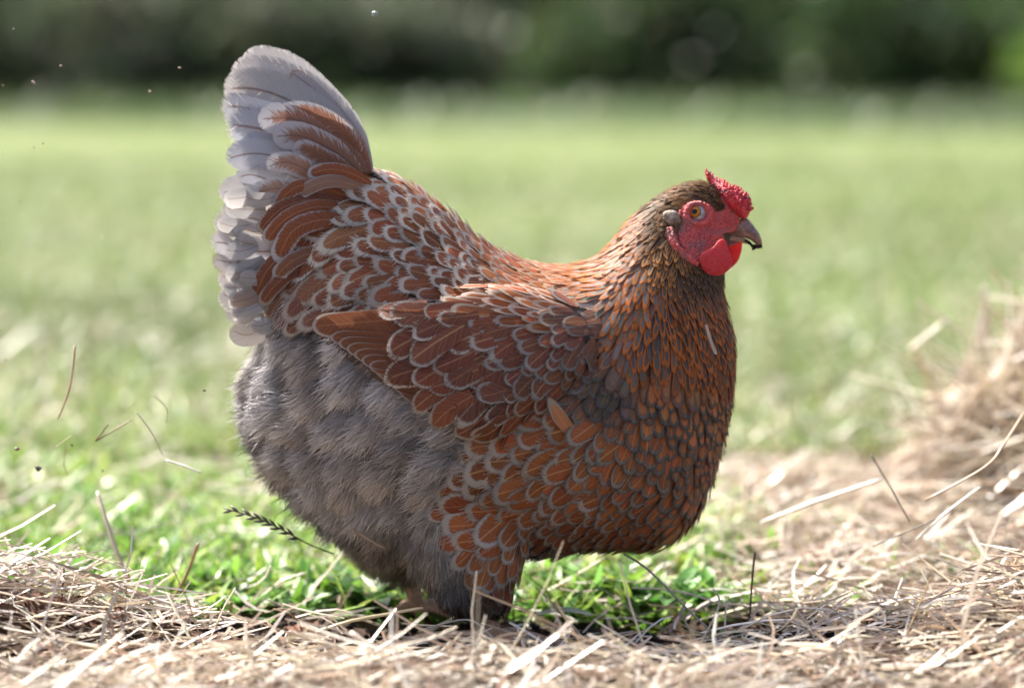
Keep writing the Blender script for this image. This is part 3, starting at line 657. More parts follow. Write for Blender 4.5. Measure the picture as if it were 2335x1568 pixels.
# wing covert table
CW = [
 (1300, 730, -.85, .35, 15, 4, 1.2, (.24,.09,.05), (.33,.30,.29), .42, .4, .3, .3), (1230, 700, -1, .02, 9, 8, 3.4, CHB, (.62,.5,.45), .30, .0, .4, .6), (1150, 690, -1, -.04, 9, 8, 3.4, CHB, (.6,.5,.46), .30, .0, .4, .6), (1070, 690, -1, .05, 12, 5.5, 2, CH, (.54,.47,.42), .30, .0, .3, .3),
 (960, 730, -.98, .2, 25, 3.8, 1.1, CHD, (.50,.48,.47), .20, .1, .4, .2), (1060, 760, -.95, .3, 24, 3.8, 1.1, CHD, (.50,.48,.47), .20, .1, .5, .2), (1160, 780, -.9, .4, 20, 3.8, 1.1, CHD, (.33,.31,.31), .30, .3, .5, .2), (1240, 830, -.85, .5, 17, 3.7, 1.1, CHD, (.28,.26,.26), .32, .4, .5, .2),
 (960, 830, -.9, .4, 27, 3.8, 1.1, CHD, (.52,.49,.46), .17, .1, .5, .15), (1080, 850, -.86, .5, 26, 3.8, 1.1, CHD, (.45,.43,.41), .19, .2, .6, .15), (1180, 900, -.8, .6, 20, 3.8, 1.1, CHD, (.38,.35,.34), .24, .3, .5, .2), (1050, 930, -.8, .6, 26, 3.8, 1.1, CHD, (.48,.45,.43), .18, .2, .5, .2), (1300, 840, -.8, .6, 15, 3.8, 1.1, CHD, (.22,.2,.2), .34, .5, .3, .3),
]
def flat(T): return np.array([[*r[:7], *r[7], *r[8], *r[9:]] for r in T], float)
CTA, CWA = flat(CT), flat(CW)
m_c = (CTA[:, 1] > 930) & (CTA[:, 4] > 12); CTA[m_c, 13] *= 1.28; CTA[m_c, 10:13] *= 1.15; CTA[:, 14] = np.clip(CTA[:, 14] * 1.25 + .08, 0, .8); CWA[:, 13] *= 1.2  # stronger dark borders also paint contact shadow between feathers
scl = np.where((CTA[:, 4] > 12), 1.16, 1.0); CTA[:, 4] *= scl; CTA[:, 5] = np.where(scl > 1, CTA[:, 5] * .93, CTA[:, 5])
CWA[:, 4] *= 1.14; CWA[:, 9:12] *= 1.0
def field(T, x, y, pw=2.2):
    x = np.atleast_1d(x); y = np.atleast_1d(y)
    d2 = (T[None, :, 0] - x[:, None]) ** 2 + (T[None, :, 1] - y[:, None]) ** 2
    w = 1 / (d2 + 200) ** pw; w /= w.sum(1, keepdims=True)
    return w @ T[:, 2:]           # dirx diry hw asp cap cen3 edg3 lace border shaft smudge

NR, NC = 8, 5
XC = np.array([-1, -0.55, 0, 0.55, 1.0])
def feather_arrays(p0, nrm, d, hw, asp, cap, cen, edg, lace, border, shaft, smudge, fray, bvh, off=0.0015, lift=0.10, cup=0.22, wrap=0.62, base_sink=0.0012, nbarb=0):
    """one feather as a bent blade following the body from p0; hw in metres"""
    L = hw * asp; n = np.array(nrm); t = d - n * np.dot(d, n); t = t / (np.linalg.norm(t) + 1e-9)
    cl = L - cap * hw
    a_ = np.sin(np.linspace(0, math.pi / 2, 5)); a_[-1] = 0.985
    ys = np.concatenate([[0, cl * 0.4, cl * 0.8], cl + a_ * cap * hw])
    p = np.array(p0); n0 = n.copy(); pts, nn, tt = [], [], []; prev = 0.0
    for y in ys:
        st = y - prev; prev = y
        q = p + t * st
        if st > 0:
            loc, n1, _, dd = bvh.find_nearest(V3(q))
            if loc is not None and dd < 0.03:
                l = np.array(loc); n1 = np.array(n1)
                if np.dot(n1, n0) > wrap:
                    q = l; n = unit(n * 0.45 + n1 * 0.55)
                else:
                    q = q * 0.8 + l * 0.2 if np.dot(q - l, n1) > 0 else l
            t = unit(t - n * np.dot(t, n))
        p = q; pts.append(p); nn.append(n); tt.append(t)
    pts, nn, tt = np.array(pts), np.array(nn), np.array(tt)
    s = ys / L
    hgt = off - base_sink * (1 - s) + L * lift * s ** 1.3
    yy = (ys - cl) / (cap * hw)
    wp = np.where(yy > 0, np.sqrt(np.clip(1 - yy ** 2, 0.0, 1)), np.interp(s, [0, 0.35, 1], [0.35, 0.9, 1.0]) if False else 1)
    wp = np.where(yy <= 0, np.interp(ys, [0, cl * 0.6, cl], [0.55, 0.97, 1.0]), wp)
    sd_ = unit(np.cross(nn, tt)); bendk = FR.normal(0, 0.10) * L
    C = pts + nn * hgt[:, None] + sd_ * (bendk * (s ** 2 - 0.3))[:, None]
    u = XC[None, :] * wp[:, None]
    asym = 1 + FR.normal(0, 0.10) * np.sign(XC)[None, :] * s[:, None]; ujit = u * asym * (1 + FR.normal(0, 0.035, (NR, 1)))
    twist = FR.normal(0, 0.12)
    Vv = C[:, None] + sd_[:, None] * (ujit[..., None] * hw) - nn[:, None] * ((u ** 2)[..., None] * cup * hw) + nn[:, None] * ((u * twist * s[:, None])[..., None] * hw)
    Vv = Vv + tt[:, None] * (FR.normal(0, 0.05, (1, NC, 1)) * s[:, None, None] ** 2 * hw)
    V = Vv.reshape(-1, 3)
    fuv = np.stack([u, np.broadcast_to(yy[:, None], u.shape), np.broadcast_to((ys / hw)[:, None], u.shape)], -1).reshape(-1, 3)
    if nbarb:
        th = np.linspace(-1.15, 1.15, nbarb) + FR.normal(0, 0.09, nbarb); sx = np.sin(th); cy = np.cos(th)
        j = 4; c0 = C[j]; tL, sL, nL = tt[-1], sd_[-1], nn[-1]
        f = 0.82; base_h = np.interp(cl + cy * cap * hw * f, ys, np.arange(NR)); k0 = np.clip(base_h.astype(int), 0, NR - 2); fr = base_h - k0
        cc = C[k0] * (1 - fr)[:, None] + C[k0 + 1] * fr[:, None]
        bp = cc + sL * (sx * hw * f)[:, None] - nL * (sx ** 2 * cup * hw)[:, None] + nL * 0.0003
        dv = unit(tL * (0.75 + 0.5 * cy)[:, None] + sL * (sx * 0.75)[:, None] + nL * FR.normal(0.06, 0.15, (nbarb, 1)) + FR.normal(0, .10, (nbarb, 3)))
        ln = hw * (1 - f + FR.uniform(0.10, 0.42, nbarb)); w_ = np.cross(dv, nL) * (0.00016 + 0.018 * hw)
        B = np.stack([bp - w_, bp + w_, bp + dv * ln[:, None] + w_ * .3, bp + dv * ln[:, None] - w_ * .3], 1).reshape(-1, 3)
        V = np.concatenate([V, B]); fb = np.tile(np.array([[0.35, 0.64, 5.0]]), (len(B), 1)); fuv = np.concatenate([fuv, fb])
    return V, fuv
FR = np.random.default_rng(77)
def barb_faces(nb): b0 = NR * NC + 4 * np.arange(nb)[:, None]; return np.concatenate([FF, b0 + np.arange(4)[None]])
fi = np.arange(NR * NC).reshape(NR, NC)
FF = np.stack([fi[:-1, :-1], fi[:-1, 1:], fi[1:, 1:], fi[1:, :-1]], -1).reshape(-1, 4)
class Feathers:
    """collects feathers, then links the largest as objects and joins the rest"""
    def __init__(s): s.items = []
    def add(s, V, fuv, cen, edg, par, par2, score, F=None): s.items.append((score, V, fuv, np.array(cen), np.array(edg), par, par2, FF if F is None else F))
    def emit(s, items, name, parent, stuff=False, label=None):
        if not items: return
        V = np.concatenate([i[1] for i in items]); ns = [len(i[1]) for i in items]; o = np.cumsum([0] + ns[:-1])
        F = np.concatenate([i[7] + k for i, k in zip(items, o)])
        rep = lambda idx: np.concatenate([np.repeat(np.asarray(i[idx])[None], n_, 0) for i, n_ in zip(items, ns)])
        me = mesh_np(name, V, F, vec={"fuv": np.concatenate([i[2] for i in items]), "fpar": rep(5), "fpar2": rep(6)}, colr={"fcen": rep(3), "fedg": rep(4)})
        ob = link(name, me, M['feather'], parent)
        if stuff: ob['kind'] = 'stuff'
        if label: ob['label'] = label
        return ob
    def flush(s, name, rest, parent, limit=296, minscore=0):
        s.items.sort(key=lambda i: -i[0])
        own = [i for i in s.items[:limit] if i[0] > minscore]; left = s.items[len(own):]
        for i in own: s.emit([i], name, parent)
        s.emit(left, rest, parent, stuff=True)
def sample_surface(V, T, n, seed):
    r = np.random.default_rng(seed); a, b_, c = V[T[:, 0]], V[T[:, 1]], V[T[:, 2]]
    cr = np.cross(b_ - a, c - a); A = np.linalg.norm(cr, axis=1); k = r.choice(len(T), n, p=A / A.sum())
    u, v = r.random(n), r.random(n); f = u + v > 1; u[f], v[f] = 1 - u[f], 1 - v[f]
    return a[k] + (b_[k] - a[k]) * u[:, None] + (c[k] - a[k]) * v[:, None], unit(cr[k])
def thin(P, R, D=None, ratio=None):
    """variable radius dart throwing"""
    cell = {}; cs = 0.03; keep = []
    if D is None: D = np.zeros_like(P); ratio = np.ones(len(P))
    for i in range(len(P)):
        c = tuple((P[i] // cs).astype(int)); r = R[i]; ok = True
        for dx in (-1, 0, 1):
            for dy in (-1, 0, 1):
                for dz in (-1, 0, 1):
                    for j in cell.get((c[0] + dx, c[1] + dy, c[2] + dz), ()):
                        q = P[j] - P[i]; al = q @ D[i]
                        if q @ q - al * al * (1 - 1 / ratio[i] ** 2) < (0.5 * (r + R[j])) ** 2: ok = False; break
                    if not ok: break
                if not ok: break
            if not ok: break
        if ok: keep.append(i); cell.setdefault(c, []).append(i)
    return np.array(keep)
FACE = [(1545, 484), (1556, 468), (1580, 458), (1602, 460), (1625, 468), (1640, 480), (1652, 470), (1640, 450), (1655, 448), (1675, 472), (1697, 494), (1700, 518), (1672, 528), (1648, 532), (1655, 550), (1658, 562), (1645, 575), (1622, 582), (1600, 590),
        (1590, 608), (1572, 604), (1555, 592), (1540, 575), (1525, 556), (1515, 536), (1512, 516), (1522, 516), (1545, 522), (1552, 505), (1543, 492)]
faceC = catmull(FACE, 4)
def hidden_side(P): Q = P.copy(); Q[:, 1] = -np.abs(Q[:, 1]); return Q
def fluff_mask(x, y):
    """true where the bird wears grey down instead of laced feathers"""
    lim = np.interp(y, [740, 800, 960, 1020, 1080, 1150, 1230, 1290, 1350, 1420], [740, 1000, 1080, 1075, 1040, 1010, 1020, 1060, 1090, 1080])
    return (x < lim) & (y > 742)
def tract(Fs, V, T, ncand, seed, tab, keepf, bvh, offf, lift=0.115, spacing=1.16, fray=0.16, tint=False, cup=0.14, nbarb=13):
    P, N = sample_surface(V, T, ncand, seed); Q = hidden_side(P); x, y = px_of(Q)
    k = keepf(x, y, P, N); P, N, x, y = P[k], N[k], x[k], y[k]
    f = field(tab, x, y); hw = f[:, 2] * S * 0.985
    D3 = np.stack([f[:, 0], 0 * f[:, 0], -f[:, 1]], 1); D3 = unit(D3); D3 = unit(D3 - N * np.sum(D3 * N, 1, keepdims=True))
    rt = np.clip(f[:, 3] / 3.4, 1.0, 2.8)
    ks = thin(P, hw * spacing, D3, rt); r = np.random.default_rng(seed + 1)
    for i in ks:
        g = f[i]; a = r.normal(0, 0.13 if g[3] < 4.6 else 0.07); dx, dy = g[0], g[1]
        dx, dy = dx * math.cos(a) - dy * math.sin(a), dx * math.sin(a) + dy * math.cos(a)
        d = np.array([dx, 0, -dy]); d /= np.linalg.norm(d)
        h = hw[i] * r.uniform(0.82, 1.22); asp = g[3] * r.uniform(0.9, 1.1)
        loc, n_, _, _ = bvh.find_nearest(V3(P[i] - d * h * asp * 0.55))     # root the feather upstream of its site
        if loc is None: continue
        n_ = unit(np.array(n_) * 0.6 + N[i] * 0.4)
        tone = r.normal(1, 0.15); cen = np.clip(g[5:8] * tone * (1 + (0 if tint else 1) * r.uniform(-0.12, 0.12, 3)), 0, 1); edg = np.clip(g[8:11] * r.normal(1, 0.14) * (1.06, 1.0, 0.9), 0, 1)
        V_, fuv = feather_arrays(np.array(loc), n_, d, h, asp, g[4], cen, edg, g[11], g[12], g[13], g[14], fray, bvh,
                                 off=offf(x[i], y[i]) + r.uniform(0, 0.0006), lift=lift * (1 if g[3] < 5.2 else .5) * r.uniform(0.5, 1.9), cup=cup * (1 if g[3] < 5.2 else .4) * r.uniform(0.3, 1.6), nbarb=nbarb)
        vis = 1.0 if (P[i][1] < 0.004 and N[i] @ unit(CAM - P[i]) > 0.12) else 0.0
        Fs.add(V_, fuv, cen, edg, (g[11] * r.uniform(0.85, 1.2), g[12] * r.uniform(0.6, 1.1), g[13] * r.uniform(0.3, 1.1)), (r.random() + (10 if g[3] > 5.2 else 0), fray * r.uniform(0.6, 1.9), g[14] * r.uniform(0.5, 1.3)), h * h * vis * (1 + 0.01 * r.random()), F=(barb_faces(nbarb) if nbarb else None))
wingC = catmull(WING, 4)
def keep_body(x, y, P, N):
    fd_, _, _ = seg_dist(faceC, x, y); ok = ~fluff_mask(x, y) & ~(inside(faceC, x, y) & (fd_ > 3))
    inw = inside(catmull([(u, v) for u, v in WING], 3), x, y)
    dw, _, _ = seg_dist(wingC, x, y)
    ok &= ~(inw & (dw > 22))
    ok &= ~((x > 1690) & (y < 560))
    ok &= ~((x > 1612) & (y > 480) & (y < 590))
    ok &= ~((x > 1650) & (y < 600))
    return ok
body_f = Feathers()
tract(body_f, BV, BT, 60000, 5, CTA, keep_body, all_bvh, lambda x, y: 0.0015 + 0.002 * (1 if y > 640 and x < 1050 and y < 740 else 0))
body_f.flush("feather", "plumage", hen, 296, 1e-9)
# wing coverts
wing_f = Feathers(); WVv, WF = wing_pad; WT = np.concatenate([WF[:, :3], WF[:, [0, 2, 3]]])
tract(wing_f, WVv, WT, 14000, 9, CWA, lambda x, y, P, N: (N[:, 1] < -0.1) & (x > np.interp(y, [700, 735, 800, 850, 920, 990], [905, 925, 935, 955, 1005, 1120])) & ~((seg_dist([(700, 725), (870, 718), (980, 694), (1130, 670)], x, y, False)[0] < 8) & (x < 1130)), all_bvh, lambda x, y: 0.004 + 0.0055 * sm(1120 - x, 0, 120), lift=0.085, spacing=1.2, fray=0.07)

# ------------------------------------------------------------------ hand-laid long feathers
def ribbon_feather(ctrl, hw_px, ylist, cen, edg, lace, border, shaft, smudge, fray=0.06, cap=1.2, cup=0.15, nr=14, nc=7, base_w=0.35, tilt=0.0, mir=False):
    C = catmull(ctrl, 6, closed=False); seg = np.concatenate([[0], np.cumsum(np.hypot(*np.diff(C, axis=0).T))]); Lp = seg[-1]
    cl = Lp - cap * hw_px; a_ = np.sin(np.linspace(0, math.pi / 2, 6)); a_[-1] = 0.992
    ys = np.concatenate([np.linspace(0, cl, nr - 5)[:-1], cl + a_ * cap * hw_px])
    X = np.interp(ys, seg, C[:, 0]); Y = np.interp(ys, seg, C[:, 1]); yd = np.interp(ys / Lp, np.linspace(0, 1, len(ylist)), ylist)
    P = at(X, Y, yd); t = unit(np.gradient(P, axis=0)); nrm = np.array([0, -1.0, 0]); 
    s_ = unit(np.cross(nrm, t) + 1e-9); s_ = unit(s_ + nrm * tilt)
    n2 = unit(np.cross(t, s_)); n2 = np.where(n2[:, 1:2] > 0, -n2, n2)
    yy = (ys - cl) / (cap * hw_px)
    wp = np.where(yy > 0, np.sqrt(np.clip(1 - yy ** 2, 0, 1)), np.interp(ys / Lp, [0, 0.35, 1], [base_w, 0.85, 1.0]))
    xc = np.linspace(-1, 1, nc); u = xc[None] * wp[:, None]; hw = hw_px * S
    V = P[:, None] + s_[:, None] * (u[..., None] * hw) - n2[:, None] * ((u ** 2)[..., None] * cup * hw)
    V = V.reshape(-1, 3)
    if mir: V = V.copy(); V[:, 1] *= -1
    m_ = len(ys); I = np.arange(m_ * nc).reshape(m_, nc); F = np.stack([I[:-1, :-1], I[:-1, 1:], I[1:, 1:], I[1:, :-1]], -1).reshape(-1, 4)
    fuv = np.stack([u, np.broadcast_to(yy[:, None], u.shape), np.broadcast_to((ys / hw_px)[:, None] * 1.0, u.shape)], -1).reshape(-1, 3)
    return V, fuv, F, (lace, border, shaft), (random.random(), fray, smudge)
flight = []
tips = [(708 + 210 * f ** .9, 744 + 152 * f, 1150 - 25 * f, 742 + 246 * f) for f in np.linspace(0, 1, 13)]
for k, (tx, ty, bx, by) in enumerate(tips):
    l, n_ = cast(bx, by); yb = l[1] - 0.012
    l2, _ = cast(max(tx, 730), min(ty, 900)); yt = (l2[1] if l2 is not None else -0.07)
    yt = yt - 0.0235 + 0.0009 * k
    mx, my = (tx + bx) / 2, (ty + by) / 2 - 6 + (4 if k else -8)
    lm, _ = cast(mx, my); ym = lm[1] - 0.0225 + 0.0009 * k
    cen = np.array((0.24, 0.075, 0.028)) * random.uniform(0.85, 1.12)
    r = ribbon_feather([(bx, by), (mx, my), (tx + 4, ty)], 27 if k == 0 else 17, [yb, ym, yt], cen, (.5, .46, .42), 0.10, 0.15, 0.35, 0.05, fray=0.03, cap=(1.5 if k == 0 else 2.4), cup=-0.02, base_w=0.5)
    fe = Feathers(); fe.add(r[0], r[1], cen, (.48, .42, .38), (0.13 if k else 0.20, .1, .18), r[4], 1, r[2]); fe.emit(fe.items, "flight_feather", wing_o)
wing_f.items = [i for i in wing_f.items]
mir_items = [(0, np.stack([i[1][:, 0], -i[1][:, 1], i[1][:, 2]], 1), *i[2:]) for i in wing_f.items]
wing_f.flush("covert_feather", "small_coverts", wing_o, 290, 1e-9)
fe = Feathers(); fe.emit(mir_items, "covert_feathers", wing_o2, stuff=True)

# ------------------------------------------------------------------ tail
def Z2(u, v): return (462.1 + u * 0.4267, 91.2 + v * 0.4267)
TAILCORE = [Z2(*p) for p in [(905, 725), (860, 640), (780, 560), (660, 480), (520, 430), (420, 450), (380, 560), (380, 700), (330, 850), (300, 1000), (310, 1150), (350, 1300), (420, 1420), (520, 1350), (650, 1150), (800, 950)]]
tail_o = link("tail", remesh(*inflate(TAILCORE, 6, wscale=0.38), 0.003, 5, "tail"), M['grey_skin'], hen)
TW, TG = (.62, .59, .58), (.70, .66, .64)
RU = (.36, .15, .08)
tf = [  # ctrl in close-up units, half width px, near offset, colours, lace, smudge
 ([(890, 720), (810, 500), (640, 300), (440, 140), (212, 105)], 40, (.004, .006, .006), TW, TG, .1, .3),
 ([(905, 725), (860, 590), (740, 420), (600, 270), (470, 170)], 18, (.006, .009, .010), (.50, .46, .48), (.42, .24, .15), .2, .9),
 ([(880, 720), (780, 500), (580, 300), (380, 200), (145, 170)], 52, (.008, .011, .012), TW, TG, .1, .3),
 ([(860, 720), (700, 500), (500, 345), (300, 265), (105, 262)], 58, (.011, .014, .016), TW, TG, .1, .35),
 ([(840, 720), (660, 540), (440, 430), (260, 370), (92, 350)], 60, (.014, .018, .020), (.60, .59, .64), TG, .1, .3),
 ([(810, 720), (620, 590), (420, 510), (280, 470), (118, 450)], 60, (.017, .022, .025), (.52, .53, .60), TG, .1, .25),
 ([(780, 720), (620, 640), (450, 590), (320, 560), (190, 555)], 36, (.019, .026, .030), (.46, .47, .55), TG, .1, .2),
 ([(895, 715), (830, 560), (740, 460), (640, 400), (545, 375)], 20, (.018, .024, .026), RU, (.52, .50, .53), .35, 1.6),
 ([(885, 715), (790, 540), (680, 440), (560, 385), (415, 385)], 26, (.020, .028, .030), RU, (.60, .58, .60), .78, 1.5),
 ([(865, 715), (760, 570), (630, 480), (480, 420), (292, 425)], 38, (.022, .030, .034), (.38, .18, .11), (.64, .61, .63), .85, 1.5),
 ([(850, 715), (740, 620), (620, 550), (500, 510), (372, 520)], 34, (.026, .034, .038), (.40, .20, .13), (.62, .60, .62), .85, 1.5),
 ([(830, 720), (730, 670), (620, 610), (540, 580), (470, 590)], 24, (.030, .038, .042), RU, (.56, .53, .55), .7, 1.6),
 ([(600, 740), (480, 660), (350, 610), (240, 600), (125, 640)], 38, (.028, .034, .036), (.52, .52, .58), TG, .1, .3),
 ([(640, 790), (560, 700), (480, 660), (420, 655), (338, 680)], 27, (.036, .047, .046), (.40, .22, .15), (.60, .57, .58), .8, 1.5),
 ([(560, 850), (450, 790), (350, 740), (260, 715), (185, 740)], 34, (.031, .036, .036), (.50, .50, .55), TG, .1, .3),
 ([(590, 880), (490, 820), (400, 790), (330, 800), (250, 835)], 28, (.038, .047, .047), (.40, .24, .17), (.60, .57, .57), .8, 1.4),
 ([(540, 930), (400, 890), (270, 840), (170, 800), (80, 815)], 40, (.034, .038, .036), TW, TG, .1, .3),
 ([(520, 1000), (390, 990), (250, 950), (150, 925), (95, 920)], 30, (.037, .041, .040), (.52, .51, .55), TG, .1, .3),
 ([(500, 1070), (360, 1050), (230, 1010), (120, 970), (50, 980)], 38, (.036, .042, .040), TW, TG, .1, .3),
 ([(510, 1120), (350, 1130), (210, 1120), (100, 1090), (28, 1085)], 40, (.040, .046, .044), (.60, .58, .62), TG, .1, .35),
 ([(490, 1190), (360, 1210), (230, 1200), (120, 1180), (52, 1160)], 30, (.042, .048, .046), (.54, .50, .50), (.42, .30, .24), .12, .6),
 ([(480, 1250), (350, 1290), (230, 1300), (140, 1280), (76, 1260)], 36, (.042, .048, .046), (.58, .54, .54), TG, .1, .5),
 ([(470, 1330), (350, 1380), (240, 1390), (150, 1370), (88, 1340)], 34, (.043, .049, .047), (.48, .45, .45), TG, .1, .6),
 ([(470, 1400), (360, 1450), (260, 1470), (180, 1460), (112, 1430)], 30, (.041, .047, .045), (.42, .39, .39), (.4, .36, .33), .1, .6),
 ([(480, 1460), (390, 1520), (300, 1560), (220, 1570), (145, 1545)], 28, (.038, .043, .041), (.34, .31, .30), (.34, .30, .28), .1, .6)]
# short ruffled coverts tumbling over the hen's pale rear
rr_ = np.random.default_rng(41)
for k in range(22):
    v = rr_.uniform(800, 1560); left = np.interp(v, [560, 700, 800, 950, 1100, 1300, 1560], [190, 190, 110, 70, 50, 95, 160])
    tipu = left + rr_.uniform(0, 130); Ln = rr_.uniform(150, 260); a = math.radians(np.interp(v, [560, 1000, 1560], [12, 0, -22]) + rr_.normal(0, 13))
    bu, bv = tipu + Ln * math.cos(a), v + Ln * math.sin(a); mu, mv = (tipu + bu) / 2, (v + bv) / 2 + rr_.uniform(-4, 26)
    g_ = rr_.uniform(.42, .58); cen = (g_, g_ * .96, g_ * .95) if rr_.random() > .2 else (.42, .32, .27)
    yo = .046 + .008 * rr_.random()
    r = ribbon_feather([Z2(bu, bv), Z2(mu, mv), Z2(tipu, v - rr_.uniform(0, 14))], rr_.uniform(17, 27), [-yo + .006, -yo, -yo + .004 * rr_.normal()], cen, TG, .2, 0, 0, .8, fray=.2, cap=1.2, cup=rr_.uniform(.05, .4), nr=11, nc=5, base_w=.3, tilt=rr_.uniform(-.2, .35))
    fe = Feathers(); fe.add(r[0], r[1], cen, (g_ * 1.15, g_ * 1.12, g_ * 1.1), (.35, .0, -.5), (rr_.random(), rr_.uniform(.1, .35), .9), 1, r[2]); fe.emit(fe.items, "tail_covert", tail_o)
SAD = [
 ([(900, 770), (800, 715), (680, 690), (558, 722)], 17, (.036, .046, .050, .048), CH, (.52, .50, .52), .52, .6),
 ([(880, 800), (760, 760), (640, 760), (480, 835)], 17, (.038, .050, .054, .052), (.36, .2, .14), (.50, .47, .46), .55, .6),
 ([(780, 840), (600, 775), (470, 800), (385, 915)], 18, (.040, .050, .054, .050), CH, (.48, .46, .47), .52, .6),
 ([(800, 880), (600, 850), (420, 900), (300, 1030)], 20, (.042, .052, .056, .050), CHD, (.46, .40, .34), .45, .6),
 ([(800, 920), (620, 890), (450, 950), (330, 1085)], 20, (.044, .056, .060, .054), CH, (.56, .51, .47), .45, .6),
 ([(820, 980), (640, 960), (480, 1020), (395, 1190)], 26, (.048, .060, .063, .058), CH, (.56, .54, .57), .52, .6),
 ([(640, 1120), (480, 1130), (350, 1220), (275, 1385)], 20, (.044, .056, .058, .050), CHD, (.46, .41, .37), .45, .6),
 ([(700, 1130), (540, 1150), (430, 1220), (390, 1290)], 20, (.050, .062, .064, .058), (.26, .1, .05), (.48, .45, .45), .55, .6),
 ([(640, 1200), (480, 1240), (370, 1330), (310, 1420)], 18, (.048, .060, .060, .052), CHD, (.40, .34, .30), .52, .6),
 ([(600, 1270), (470, 1330), (390, 1420), (340, 1520)], 18, (.048, .058, .056, .048), (.2, .09, .05), (.38, .33, .28), .55, .6),
 ([(620, 1340), (500, 1380), (420, 1440), (370, 1540)], 17, (.050, .058, .056, .050), (.22, .12, .08), (.36, .30, .25), .45, 1.0)]
for c, hw, yo, cen, edg, lace, smu in SAD:
    P2 = [Z2(*p) for p in c]
    for mir in (False, True):
        r = ribbon_feather(P2, hw, [-v for v in yo], cen, edg, lace, 0.2, 0.3, smu, fray=0.12, cap=1.2, cup=0.12, nr=14, base_w=0.35, tilt=0.15, mir=mir)
        fe = Feathers(); fe.add(r[0], r[1], cen, edg, (lace, .3, .3), r[4], 1, r[2]); fe.emit(fe.items, "saddle_feather", hen)
for k, (c, hw, yo, cen, edg, lace, smu) in enumerate(tf):
    if k > 10: c = [(u + random.uniform(-9, 9) * (i_ > 1), v + random.uniform(-9, 9) * (i_ > 1)) for i_, (u, v) in enumerate(c)]
    P2 = [Z2(*p) for p in c]
    for mir in (False, True):
        if mir and k in (7, 8, 9, 10, 11, 13, 15): continue
        yl = [-v for v in yo]
        if mir: P2 = [(x - 6 + (4 * (i % 2)), y + 3) for i, (x, y) in enumerate(P2)]
        r = ribbon_feather(P2, hw, yl, cen, edg, lace, 0.12, 0.25, smu, fray=0.10, cap=1.25, cup=0.10, nr=15, base_w=0.3, tilt=random.uniform(.08, .3), mir=mir)
        fe = Feathers(); cj = np.array(cen) * random.uniform(0.93, 1.06)
        fe.add(r[0], r[1], cj, edg, (lace, .0, -.7), (r[4][0], random.uniform(.08, .30), r[4][2] + .3), 1, r[2]); fe.emit(fe.items, "tail_feather", tail_o)

